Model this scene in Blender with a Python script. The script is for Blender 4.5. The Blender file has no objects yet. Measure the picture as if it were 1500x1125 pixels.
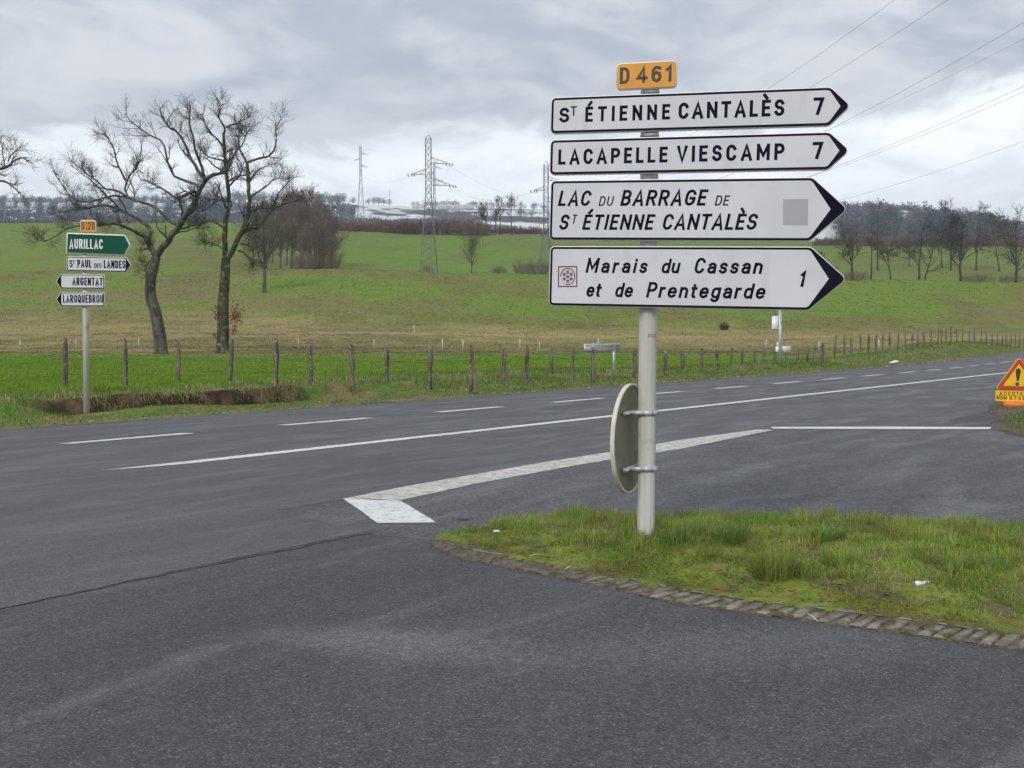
import bpy, math, random
import numpy as np
from mathutils import Vector

# ------------------------------------------------------------------ camera, world, sun, exposure
scene = bpy.context.scene
F = 1458.0                 # focal length in photo pixels (photo is 1500 wide)
PITCH = math.atan(72.5 / F)
EYE = 1.55
cam_d = bpy.data.cameras.new('camera')
cam = bpy.data.objects.new('camera', cam_d)
scene.collection.objects.link(cam)
cam.location = (0, 0, EYE)
cam.rotation_euler = (math.pi / 2 - PITCH, 0, 0)
cam_d.sensor_width = 36.0
cam_d.lens = 36.0 * F / 1500.0
cam_d.clip_start = 0.05
cam_d.clip_end = 20000
scene.camera = cam

SUN_EL, SUN_AZ = 42.0, 205.0        # azimuth clockwise from +Y (the view direction): behind the camera, a little left
sun_d = bpy.data.lights.new('sun', 'SUN')
sun_d.energy = 1.5
sun_d.angle = math.radians(26)
sun_d.color = (1.0, 0.965, 0.92)
sun = bpy.data.objects.new('sun', sun_d)
scene.collection.objects.link(sun)
_sd = Vector((math.sin(math.radians(SUN_AZ)) * math.cos(math.radians(SUN_EL)),
              math.cos(math.radians(SUN_AZ)) * math.cos(math.radians(SUN_EL)),
              math.sin(math.radians(SUN_EL))))
sun.rotation_euler = _sd.to_track_quat('Z', 'Y').to_euler()

vs = scene.view_settings
vs.view_transform = 'Standard'
vs.look = 'None'
vs.exposure = 0.72
vs.gamma = 1.0
vs.use_curve_mapping = False

world = bpy.data.worlds.new('World')
scene.world = world
world.use_nodes = True


def build_world():
    nt = world.node_tree
    nt.nodes.clear()
    N, L = nt.nodes.new, nt.links.new
    out = N('ShaderNodeOutputWorld')
    bg = N('ShaderNodeBackground')
    bg.inputs['Strength'].default_value = 0.1
    sky = N('ShaderNodeTexSky')
    sky.sky_type = 'NISHITA'
    sky.sun_disc = False
    sky.sun_elevation = math.radians(SUN_EL)
    sky.sun_rotation = math.radians(SUN_AZ)
    tc = N('ShaderNodeTexCoord')
    sep = N('ShaderNodeSeparateXYZ')
    L(tc.outputs['Generated'], sep.inputs[0])

    def math_(op, a, b=None, c=None, clamp=False):
        n = N('ShaderNodeMath'); n.operation = op; n.use_clamp = clamp
        for i, v in enumerate((a, b, c)):
            if v is None: continue
            if isinstance(v, (int, float)): n.inputs[i].default_value = v
            else: L(v, n.inputs[i])
        return n.outputs[0]

    def noise(scale, detail, rough, zs, loc=(0, 0, 0), dist=0.0):
        mp = N('ShaderNodeMapping')
        mp.inputs['Scale'].default_value = (scale, scale, scale * zs)
        mp.inputs['Location'].default_value = loc
        L(tc.outputs['Generated'], mp.inputs[0])
        n = N('ShaderNodeTexNoise')
        n.inputs['Scale'].default_value = 1.0
        n.inputs['Detail'].default_value = detail
        n.inputs['Roughness'].default_value = rough
        n.inputs['Distortion'].default_value = dist
        L(mp.outputs[0], n.inputs['Vector'])
        return n.outputs['Fac']

    def ss(x, a, b):
        n = N('ShaderNodeMapRange'); n.interpolation_type = 'SMOOTHSTEP'
        n.inputs['From Min'].default_value = a; n.inputs['From Max'].default_value = b
        L(x, n.inputs['Value'])
        return n.outputs[0]

    def mix(f, a, b):
        n = N('ShaderNodeMix'); n.data_type = 'RGBA'
        if isinstance(f, float): n.inputs[0].default_value = f
        else: L(f, n.inputs[0])
        for i, v in ((6, a), (7, b)):
            if isinstance(v, tuple): n.inputs[i].default_value = (*v, 1)
            else: L(v, n.inputs[i])
        return n.outputs[2]

    K = 10.0 / 1.414
    c = lambda r, g, b: (r * K, g * K, b * K)
    z = sep.outputs['Z']
    big = noise(2.6, 3, 0.5, 3.0, (3.7, 1.3, 0.2), 0.3)
    med = noise(5.5, 7, 0.55, 2.6, (1.1, 4.2, 7.7), 0.5)
    fine = noise(15.0, 8, 0.6, 2.2, (9.0, 2.0, 1.0), 0.6)
    # grey deck overhead with paler billows
    t = math_('ADD', math_('MULTIPLY', med, 0.62), math_('MULTIPLY', fine, 0.2))
    t = math_('ADD', t, math_('MULTIPLY', big, 0.18))
    deck = mix(ss(t, 0.40, 0.60), c(0.465, 0.515, 0.59), c(0.77, 0.785, 0.82))
    # bright broken band low over the hills
    low = mix(ss(math_('ADD', math_('MULTIPLY', med, 0.5), math_('MULTIPLY', fine, 0.5)), 0.36, 0.6),
              c(1.08, 1.11, 1.15), c(1.42, 1.43, 1.45))
    e = math_('ADD', z, math_('MULTIPLY', math_('SUBTRACT', med, 0.5), 0.16))
    e = math_('ADD', e, math_('MULTIPLY', math_('SUBTRACT', fine, 0.5), 0.07))
    e = math_('ADD', e, math_('MULTIPLY', sep.outputs['X'], -0.045))
    m = ss(e, 0.178, 0.212)
    cl = mix(m, low, deck)
    # a little clear sky seen through thin places
    thin = math_('MULTIPLY', ss(big, 0.5, 0.72), 0.10)
    thin = math_('ADD', thin, 0.01)
    fin = mix(thin, cl, sky.outputs[0])
    L(fin, bg.inputs['Color'])
    L(bg.outputs[0], out.inputs['Surface'])


build_world()
scene.render.engine = 'CYCLES'
scene.cycles.use_denoising = True
scene.cycles.max_bounces = 6
scene.cycles.diffuse_bounces = 3
scene.cycles.volume_bounces = 0
scene.cycles.use_adaptive_sampling = True
scene.cycles.adaptive_threshold = 0.02

# ------------------------------------------------------------------ geometry helpers
CP, SP = math.cos(PITCH), math.sin(PITCH)


def ray(px, py):
    a = (px - 750.0) / F
    b = -(py - 562.5) / F
    return np.array([a, CP + b * SP, -SP + b * CP])


def at(px, py, z=0.0):
    d = ray(px, py)
    t = (z - EYE) / d[2]
    return np.array([0, 0, EYE]) + d * t


def atY(px, py, Y):
    d = ray(px, py)
    return np.array([0, 0, EYE]) + d * (Y / d[1])


def project(p):
    x, y, z = p[0], p[1], p[2] - EYE
    w = y * CP - z * SP
    v = y * SP + z * CP
    return 750 + F * x / w, 562.5 - F * v / w


_vp = ray(1985, 490); TH = math.atan2(_vp[0], _vp[1])
RD = np.array([math.sin(TH), math.cos(TH), 0.0])        # along the main road
RN = np.array([-math.cos(TH), math.sin(TH), 0.0])       # away from the camera, across it


def ds(p):
    return float(p[0] * RN[0] + p[1] * RN[1]), float(p[0] * RD[0] + p[1] * RD[1])


def rp(d, s, z=0.0):
    return RN * d + RD * s + np.array([0, 0, z])


def vnoise(x, y, seed=0):
    xi = np.floor(x).astype(np.int64); yi = np.floor(y).astype(np.int64)
    xf = x - xi; yf = y - yi
    def h(a, b):
        n = (a * 374761393 + b * 668265263 + seed * 1442695041) & 0x7fffffff
        n = ((n ^ (n >> 13)) * 1274126177) & 0x7fffffff
        n = n ^ (n >> 16)
        return (n & 0xffff) / 65535.0
    u = xf * xf * (3 - 2 * xf); v = yf * yf * (3 - 2 * yf)
    return (h(xi, yi) * (1 - u) + h(xi + 1, yi) * u) * (1 - v) + (h(xi, yi + 1) * (1 - u) + h(xi + 1, yi + 1) * u) * v


def fbm(x, y, o=4, seed=0):
    a = 0.0; w = 0.5; tot = 0
    for i in range(o):
        a = a + w * vnoise(x * 2 ** i + 17.3 * i, y * 2 ** i + 9.1 * i, seed + i); tot += w; w *= 0.55
    return a / tot


def sst(x, a, b):
    t = np.clip((x - a) / (b - a), 0, 1)
    return t * t * (3 - 2 * t)


def link(o, parent=None):
    scene.collection.objects.link(o)
    if parent is not None: o.parent = parent
    return o


def tag(o, label=None, cat=None, group=None, kind=None):
    if label: o['label'] = label
    if cat: o['category'] = cat
    if group: o['group'] = group
    if kind: o['kind'] = kind
    return o


def empty(name, loc, label=None, cat=None, group=None):
    o = bpy.data.objects.new(name, None)
    o.location = [float(v) for v in loc]
    o.empty_display_size = 0.2
    link(o)
    return tag(o, label, cat, group)


def mk_mesh(name, V, faces, mats, smooth=False, col=None, mi=None):
    """faces: list of int arrays (n,k)"""
    me = bpy.data.meshes.new(name)
    V = np.asarray(V, dtype=np.float32)
    faces = [np.asarray(f, dtype=np.int32) for f in faces if len(f)]
    nl = sum(f.size for f in faces); npoly = sum(len(f) for f in faces)
    me.vertices.add(len(V)); me.vertices.foreach_set('co', V.ravel())
    me.loops.add(nl); me.polygons.add(npoly)
    li = np.concatenate([f.ravel() for f in faces])
    tot = np.concatenate([np.full(len(f), f.shape[1], dtype=np.int32) for f in faces])
    st = np.concatenate([[0], np.cumsum(tot)[:-1]]).astype(np.int32)
    me.loops.foreach_set('vertex_index', li)
    me.polygons.foreach_set('loop_start', st)
    me.polygons.foreach_set('loop_total', tot)
    for m in (mats if isinstance(mats, (list, tuple)) else [mats]): me.materials.append(m)
    if mi is not None: me.polygons.foreach_set('material_index', np.asarray(mi, dtype=np.int32))
    if smooth: me.polygons.foreach_set('use_smooth', np.ones(npoly, dtype=bool))
    me.update(calc_edges=True)
    if col is not None:
        at_ = me.color_attributes.new('Col', 'FLOAT_COLOR', 'POINT')
        c4 = np.ones((len(V), 4), dtype=np.float32); c4[:, :3] = col
        at_.data.foreach_set('color', c4.ravel())
    return me


class MB:
    """collects shapes given in world coordinates and links them as one object under a parent"""
    def __init__(self):
        self.V = []; self.Fc = {}; self.n = 0; self.C = []

    def add(self, V, faces, col=None):
        V = np.asarray(V, dtype=float).reshape(-1, 3)
        for f in faces:
            f = np.asarray(f, dtype=np.int64)
            if f.ndim == 1: f = f[None]
            self.Fc.setdefault(f.shape[1], []).append(f + self.n)
        self.V.append(V); self.n += len(V)
        if col is not None:
            c = np.asarray(col, dtype=float)
            self.C.append(np.broadcast_to(c, (len(V), 3)))
        return self

    def box(self, c, hx, hy, hz, ax=None, ay=None, az=None):
        ax = np.array([1., 0, 0]) if ax is None else np.asarray(ax, float)
        az = np.array([0, 0, 1.]) if az is None else np.asarray(az, float)
        ay = np.cross(az, ax) if ay is None else np.asarray(ay, float)
        c = np.asarray(c, float)
        V = [c + ax * hx * i + ay * hy * j + az * hz * k for k in (-1, 1) for j in (-1, 1) for i in (-1, 1)]
        return self.add(V, [np.array([[0, 2, 3, 1], [4, 5, 7, 6], [0, 1, 5, 4], [1, 3, 7, 5], [3, 2, 6, 7], [2, 0, 4, 6]])])

    def bar(self, a, b, w, k=4):
        a = np.asarray(a, float); b = np.asarray(b, float)
        V, Q = tubes(np.array([[a, b]]), np.array([[w, w]]), k, caps=False)
        return self.add(V, [Q])

    def tube(self, P, R, k=8, caps=True):
        P = np.asarray(P, float); R = np.broadcast_to(np.asarray(R, float), (len(P),))
        V, Q = tubes(P[None], R[None], k, caps=False)
        n0 = self.n
        self.add(V, [Q])
        if caps:
            self.Fc.setdefault(k, []).append(np.arange(k)[::-1][None] + n0)
            self.Fc.setdefault(k, []).append((np.arange(k) + (len(P) - 1) * k)[None] + n0)
        return self

    def prism(self, loop, off0, off1):
        """closed loop of world points extruded from +off0 to +off1 (vectors)"""
        loop = np.asarray(loop, float); n = len(loop)
        V = np.concatenate([loop + off0, loop + off1])
        i = np.arange(n); j = (i + 1) % n
        self.add(V, [np.stack([i, j, j + n, i + n], 1), i[::-1][None], (i + n)[None]])
        return self

    def poly(self, loop):
        loop = np.asarray(loop, float)
        return self.add(loop, [np.arange(len(loop))[None]])

    def build(self, name, mat, parent=None, smooth=False, origin=None, **tags):
        V = np.concatenate(self.V)
        if origin is None: origin = np.array(world_loc(parent)) if parent is not None else np.zeros(3)
        me = mk_mesh(name, V - origin, [np.concatenate(f) for f in self.Fc.values()], mat, smooth,
                     np.concatenate(self.C) if self.C else None)
        o = bpy.data.objects.new(name, me)
        if parent is None: o.location = [float(v) for v in origin]
        link(o, parent)
        return tag(o, **tags)


def world_loc(o):
    p = Vector((0, 0, 0))
    while o is not None:
        p = p + o.location; o = o.parent
    return p


def tubes(P, R, k=4, caps=False):
    """P (B,n,3), R (B,n): vectorised tapered tubes"""
    B, n, _ = P.shape
    T = np.empty_like(P)
    T[:, 1:-1] = P[:, 2:] - P[:, :-2]; T[:, 0] = P[:, 1] - P[:, 0]; T[:, -1] = P[:, -1] - P[:, -2]
    T /= np.linalg.norm(T, axis=2, keepdims=True) + 1e-9
    ref = np.where(np.abs(T[:, :1, 2:3]) > 0.8, np.array([1., 0, 0]), np.array([0, 0, 1.]))
    A = np.cross(T, np.broadcast_to(ref, T.shape)); A /= np.linalg.norm(A, axis=2, keepdims=True) + 1e-9
    Bv = np.cross(T, A)
    ang = np.arange(k) * 2 * np.pi / k
    V = P[:, :, None, :] + R[:, :, None, None] * (A[:, :, None, :] * np.cos(ang)[None, None, :, None] + Bv[:, :, None, :] * np.sin(ang)[None, None, :, None])
    V = V.reshape(-1, 3)
    b = np.arange(B)[:, None, None] * n * k; i = np.arange(n - 1)[None, :, None] * k; j = np.arange(k)[None, None, :]
    j2 = (j + 1) % k
    Q = np.stack([b + i + j, b + i + j2, b + i + k + j2, b + i + k + j], -1).reshape(-1, 4)
    return V, Q


# ------------------------------------------------------------------ materials
def new_mat(name):
    m = bpy.data.materials.new(name); m.use_nodes = True
    nt = m.node_tree; b = nt.nodes['Principled BSDF']
    return m, nt, b


class G:
    def __init__(self, nt, coord='Object'):
        self.nt = nt
        tc = nt.nodes.new('ShaderNodeTexCoord'); self.co = tc.outputs[coord]
    def noise(self, scale, detail=4, rough=0.55, vec=None, dist=0.0):
        n = self.nt.nodes.new('ShaderNodeTexNoise')
        n.inputs['Detail'].default_value = detail; n.inputs['Roughness'].default_value = rough
        n.inputs['Distortion'].default_value = dist
        if isinstance(scale, tuple):
            mp = self.nt.nodes.new('ShaderNodeMapping'); mp.inputs['Scale'].default_value = scale
            self.nt.links.new(vec or self.co, mp.inputs[0]); self.nt.links.new(mp.outputs[0], n.inputs['Vector'])
            n.inputs['Scale'].default_value = 1
        else:
            n.inputs['Scale'].default_value = scale; self.nt.links.new(vec or self.co, n.inputs['Vector'])
        return n.outputs['Fac']
    def vor(self, scale, feature='F1', out='Distance'):
        n = self.nt.nodes.new('ShaderNodeTexVoronoi'); n.feature = feature
        n.inputs['Scale'].default_value = scale; self.nt.links.new(self.co, n.inputs['Vector'])
        return n.outputs[out]
    def ss(self, x, a, b, c=0.0, d=1.0):
        n = self.nt.nodes.new('ShaderNodeMapRange'); n.interpolation_type = 'SMOOTHSTEP'
        n.inputs[1].default_value = a; n.inputs[2].default_value = b
        n.inputs[3].default_value = c; n.inputs[4].default_value = d
        self.nt.links.new(x, n.inputs[0]); return n.outputs[0]
    def mix(self, f, a, b, blend='MIX'):
        n = self.nt.nodes.new('ShaderNodeMix'); n.data_type = 'RGBA'; n.blend_type = blend
        for i, v in ((0, f), (6, a), (7, b)):
            if isinstance(v, (int, float)): n.inputs[i].default_value = v
            elif isinstance(v, tuple): n.inputs[i].default_value = (*v, 1)
            else: self.nt.links.new(v, n.inputs[i])
        return n.outputs[2]
    def m(self, op, a, b=0.0):
        n = self.nt.nodes.new('ShaderNodeMath'); n.operation = op
        for i, v in enumerate((a, b)):
            if isinstance(v, (int, float)): n.inputs[i].default_value = v
            else: self.nt.links.new(v, n.inputs[i])
        return n.outputs[0]
    def bump(self, h, strength, dist, bsdf):
        n = self.nt.nodes.new('ShaderNodeBump'); n.inputs['Strength'].default_value = strength
        n.inputs['Distance'].default_value = dist
        self.nt.links.new(h, n.inputs['Height']); self.nt.links.new(n.outputs[0], bsdf.inputs['Normal'])
    def col(self):
        n = self.nt.nodes.new('ShaderNodeVertexColor'); n.layer_name = 'Col'; return n.outputs[0]


def mat2(name, c1, c2, scale=4.0, rough=0.8, bump=0.0, bdist=0.01, c3=None, s3=20.0, t3=(0.6, 0.7), metal=0.0, spec=0.5, detail=5, lo=0.35, hi=0.65):
    m, nt, b = new_mat(name)
    g = G(nt)
    n1 = g.noise(scale, detail)
    c = g.mix(g.ss(n1, lo, hi), c1, c2)
    if c3: c = g.mix(g.ss(g.noise(s3, 5), *t3), c, c3)
    nt.links.new(c, b.inputs['Base Color'])
    b.inputs['Roughness'].default_value = rough
    b.inputs['Metallic'].default_value = metal
    b.inputs['Specular IOR Level'].default_value = spec
    if bump: g.bump(g.noise(scale if isinstance(scale, tuple) else scale * 3, 6), bump, bdist, b)
    return m


def mat_col(name, rough=0.8, spec=0.3, sc=3.0, var=0.3, trans=0.0):
    m, nt, b = new_mat(name)
    g = G(nt)
    n = g.noise(sc, 4)
    f = g.ss(n, 0.3, 0.7, 1 - var, 1 + var)
    mx = nt.nodes.new('ShaderNodeVectorMath'); mx.operation = 'SCALE'
    nt.links.new(g.col(), mx.inputs[0]); nt.links.new(f, mx.inputs['Scale'])
    nt.links.new(mx.outputs[0], b.inputs['Base Color'])
    b.inputs['Roughness'].default_value = rough
    b.inputs['Specular IOR Level'].default_value = spec
    if trans:
        tr = nt.nodes.new('ShaderNodeBsdfTranslucent'); nt.links.new(mx.outputs[0], tr.inputs[0])
        ms = nt.nodes.new('ShaderNodeMixShader'); ms.inputs[0].default_value = trans
        o = [n for n in nt.nodes if n.type == 'OUTPUT_MATERIAL'][0]
        nt.links.new(b.outputs[0], ms.inputs[1]); nt.links.new(tr.outputs[0], ms.inputs[2]); nt.links.new(ms.outputs[0], o.inputs[0])
    return m


def asphalt(name, dark, light, patch, seed, agg, streak=True, worn=False):  # worn: adds pale patches with the surface sheen put into the colour
    m, nt, b = new_mat(name)
    g = G(nt)
    mp = nt.nodes.new('ShaderNodeMapping'); mp.inputs['Rotation'].default_value = (0, 0, TH - math.pi / 2)
    mp.inputs['Location'].default_value = (seed, seed * 1.7, 0)
    nt.links.new(g.co, mp.inputs[0]); v = mp.outputs[0]      # x now runs along the road
    big = g.noise((0.16, 0.55, 1), 4, 0.55, v, 0.4)
    c = g.mix(g.ss(big, 0.36, 0.64), dark, light)
    mid = g.noise((0.5, 1.6, 1), 6, 0.62, v, 0.5)
    c = g.mix(g.ss(mid, 0.52, 0.70, 0.0, 0.55), c, patch)
    if streak:
        st = g.noise((0.05, 3.2, 1), 3, 0.5, v)
        c = g.mix(g.ss(st, 0.45, 0.65, 0, 0.35), c, tuple(x * 0.72 for x in dark))
    if worn:      # sheen of polished asphalt, painted as paler patches in the base colour
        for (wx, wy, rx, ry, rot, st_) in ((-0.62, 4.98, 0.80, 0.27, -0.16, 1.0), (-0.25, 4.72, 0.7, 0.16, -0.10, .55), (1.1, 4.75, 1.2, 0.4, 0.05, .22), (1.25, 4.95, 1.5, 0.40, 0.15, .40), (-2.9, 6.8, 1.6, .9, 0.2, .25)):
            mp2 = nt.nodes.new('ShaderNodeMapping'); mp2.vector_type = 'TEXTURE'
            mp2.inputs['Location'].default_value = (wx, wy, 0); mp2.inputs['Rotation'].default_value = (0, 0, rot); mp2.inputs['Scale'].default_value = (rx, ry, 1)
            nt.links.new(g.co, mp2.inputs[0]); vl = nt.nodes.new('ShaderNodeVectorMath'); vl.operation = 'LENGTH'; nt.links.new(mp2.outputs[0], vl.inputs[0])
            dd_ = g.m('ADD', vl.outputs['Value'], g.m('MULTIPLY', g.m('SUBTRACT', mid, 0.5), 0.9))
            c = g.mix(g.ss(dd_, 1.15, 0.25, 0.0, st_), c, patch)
    vo = g.vor(agg, out='Color')
    n1 = nt.nodes.new('ShaderNodeSeparateColor'); nt.links.new(vo, n1.inputs[0])
    ag = n1.outputs[0]
    c = g.mix(g.ss(ag, 0.0, 1.0, 0.0, 1.0), g.mix(0.66, c, (0.008, 0.008, 0.010)), g.mix(0.17, c, (0.30, 0.30, 0.31)))
    c = g.mix(g.ss(ag, 0.95, 0.99, 0, 0.35), c, (0.42, 0.41, 0.38))
    fine = g.noise(agg * 0.12, 5, 0.7)
    c = g.mix(g.ss(fine, 0.3, 0.7, 0.0, 0.5), c, tuple(x * 0.55 for x in dark))
    nt.links.new(c, b.inputs['Base Color'])
    nt.links.new(g.ss(mid, 0.35, 0.7, 0.80, 0.50), b.inputs['Roughness'])
    b.inputs['Specular IOR Level'].default_value = 0.55
    dd = g.vor(agg)
    g.bump(dd, 0.55, 0.004, b)
    return m


M = {}
M['road'] = asphalt('main_road_asphalt', (0.080, 0.081, 0.089), (0.112, 0.112, 0.120), (0.140, 0.139, 0.147), 3.0, 150)
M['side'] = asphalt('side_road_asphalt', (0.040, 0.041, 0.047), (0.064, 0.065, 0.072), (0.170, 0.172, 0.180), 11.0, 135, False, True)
M['apron'] = asphalt('old_gravelly_asphalt', (0.066, 0.067, 0.073), (0.095, 0.095, 0.101), (0.13, 0.128, 0.130), 21.0, 60)


def paint_mat(name, base, wear, lo, hi):
    m, nt, b = new_mat(name); g = G(nt)
    n = g.noise(9.0, 8, 0.7); n2 = g.noise(70.0, 4, 0.6)
    w = g.m('ADD', g.m('MULTIPLY', n, 0.6), g.m('MULTIPLY', n2, 0.4))
    c = g.mix(g.ss(w, lo, hi), base, wear)
    c = g.mix(g.ss(g.noise(1.3, 4), 0.4, 0.7, 0, 0.35), c, tuple(x * 0.6 for x in base))
    nt.links.new(c, b.inputs['Base Color']); b.inputs['Roughness'].default_value = 0.7
    g.bump(n2, 0.3, 0.002, b)
    return m


M['paint'] = paint_mat('white_road_paint', (0.64, 0.65, 0.65), (0.20, 0.20, 0.205), 0.51, 0.66)
M['paint_old'] = paint_mat('worn_cream_road_paint', (0.56, 0.54, 0.49), (0.20, 0.195, 0.19), 0.46, 0.60)
M['paint_foot'] = paint_mat('patchy_white_road_paint', (0.68, 0.69, 0.69), (0.24, 0.24, 0.245), 0.47, 0.66)
M['far_bark'] = mat2('dark_far_bark', (0.040, 0.036, 0.028), (0.085, 0.078, 0.060), 0.6, 0.95)
M['seam'] = mat2('tar_seam', (0.018, 0.018, 0.020), (0.06, 0.06, 0.065), 9, 0.8)
M['sign_white'] = mat2('white_reflective_sheeting', (0.565, 0.57, 0.59), (0.62, 0.625, 0.645), 2.5, 0.42, c3=(0.535, 0.535, 0.54), s3=(10, 10, 1.6), t3=(0.52, 0.8))
M['sign_rim'] = mat2('white_sign_rim', (0.80, 0.80, 0.80), (0.70, 0.70, 0.69), 9, 0.45)
M['sign_black'] = mat2('dark_blue_black_print', (0.006, 0.004, 0.014), (0.010, 0.007, 0.019), 3, 0.7, spec=0.1)
M['sign_grey'] = mat2('grey_blank_patch', (0.34, 0.345, 0.36), (0.36, 0.365, 0.38), 3, 0.5)
M['sign_green'] = mat2('dark_green_sheeting', (0.003, 0.072, 0.042), (0.004, 0.082, 0.048), 3, 0.6, spec=0.15)
M['sign_yellow'] = mat2('amber_sheeting', (0.72, 0.335, 0.018), (0.66, 0.29, 0.016), 5, 0.45)
M['lemon'] = mat2('yellow_sheeting', (0.80, 0.50, 0.015), (0.76, 0.46, 0.012), 5, 0.5)
M['text_brown'] = mat2('dark_brown_print', (0.045, 0.028, 0.02), (0.06, 0.035, 0.022), 5, 0.45)
M['red'] = mat2('red_orange_sheeting', (0.52, 0.055, 0.02), (0.45, 0.045, 0.02), 5, 0.5)
M['maroon'] = mat2('maroon_print', (0.20, 0.022, 0.02), (0.17, 0.02, 0.02), 5, 0.5)
M['orange'] = mat2('orange_plastic', (0.80, 0.19, 0.06), (0.72, 0.16, 0.05), 5, 0.6)
M['pole'] = mat2('weathered_pale_aluminium', (0.46, 0.455, 0.40), (0.56, 0.555, 0.51), (9, 9, 0.7), 0.5, 0.15, 0.003, c3=(0.34, 0.31, 0.235), s3=5.0, t3=(0.56, 0.72), metal=0.0)
M['galv'] = mat2('galvanised_steel', (0.38, 0.40, 0.42), (0.50, 0.52, 0.54), 12, 0.45, metal=0.35)
M['back'] = mat2('olive_grey_sign_back', (0.215, 0.200, 0.135), (0.25, 0.235, 0.165), (3, 3, 1.5), 0.42, c3=(0.17, 0.155, 0.10), s3=6, t3=(0.55, 0.7), metal=0.15)
M['pale_rim'] = mat2('pale_cream_rim', (0.62, 0.60, 0.50), (0.52, 0.50, 0.40), 12, 0.5)
M['lattice'] = mat2('pylon_steel', (0.12, 0.13, 0.15), (0.19, 0.20, 0.225), 0.5, 0.6)
M['cable'] = mat2('aluminium_cable', (0.10, 0.105, 0.12), (0.13, 0.135, 0.15), 0.3, 0.6)
M['wood'] = mat2('weathered_grey_wood', (0.060, 0.046, 0.035), (0.19, 0.165, 0.135), (14, 14, 2.0), 0.9, 0.8, 0.02, c3=(0.35, 0.33, 0.29), s3=16, t3=(0.58, 0.68))
M['stake'] = mat2('pale_stake', (0.42, 0.39, 0.33), (0.5, 0.47, 0.42), 5, 0.9)
M['wire'] = mat2('rusty_wire', (0.06, 0.055, 0.05), (0.10, 0.09, 0.08), 5, 0.8)
M['bark'] = mat2('oak_bark', (0.036, 0.033, 0.026), (0.105, 0.100, 0.078), (2.6, 2.6, 0.9), 0.95, 0.9, 0.08, c3=(0.150, 0.152, 0.118), s3=3.6, t3=(0.52, 0.68))
M['bark_moss'] = mat2('mossy_oak_bark', (0.036, 0.033, 0.024), (0.075, 0.080, 0.028), (2.2, 2.2, 0.8), 0.95, 0.9, 0.08, c3=(0.20, 0.205, 0.165), s3=2.6, t3=(0.53, 0.66))
M['twig'] = mat2('bare_twigs', (0.045, 0.036, 0.030), (0.085, 0.070, 0.056), 0.8, 0.95)
M['twig_brown'] = mat2('purplish_bare_twigs', (0.135, 0.100, 0.078), (0.215, 0.165, 0.125), 0.12, 0.95)
M['twig_olive'] = mat2('olive_grey_branches', (0.085, 0.078, 0.050), (0.145, 0.132, 0.090), 0.2, 0.95)
M['bramble'] = mat2('bramble_hedge', (0.13, 0.075, 0.060), (0.23, 0.150, 0.115), 0.08, 0.95)
M['leafdead'] = mat2('dead_oak_leaf', (0.16, 0.06, 0.03), (0.25, 0.11, 0.05), 20, 0.8)
M['kerb'] = mat2('lichened_concrete', (0.13, 0.115, 0.085), (0.27, 0.245, 0.195), 9, 0.95, 1.0, 0.02, c3=(0.075, 0.072, 0.022), s3=12, t3=(0.50, 0.64))
M['mortar'] = mat2('dark_grit', (0.055, 0.045, 0.032), (0.145, 0.120, 0.085), 16, 0.95, 0.9, 0.02)
M['soil'] = mat2('dark_soil', (0.032, 0.022, 0.015), (0.085, 0.060, 0.040), 5, 0.95, 1.0, 0.05, c3=(0.15, 0.12, 0.075), s3=9, t3=(0.55, 0.68))
M['blade'] = mat_col('grass_blades', 0.65, 0.25, 1.2, 0.22, 0.45)
M['litter'] = mat2('white_paper', (0.78, 0.80, 0.81), (0.66, 0.68, 0.68), 30, 0.7)
M['straw'] = mat2('dry_straw', (0.42, 0.34, 0.20), (0.52, 0.44, 0.28), 20, 0.8)
M['wall'] = mat2('pale_render_wall', (0.55, 0.53, 0.49), (0.62, 0.60, 0.56), 0.4, 0.9)
M['roof_snow'] = mat2('snowy_slate_roof', (0.35, 0.37, 0.40), (0.72, 0.74, 0.78), 0.3, 0.9)
M['pane'] = mat2('dark_window', (0.03, 0.035, 0.04), (0.05, 0.055, 0.06), 1, 0.2)
M['far_wood'] = mat_col('far_bare_woodland', 0.95, 0.1, 0.02, 0.2)

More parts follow.
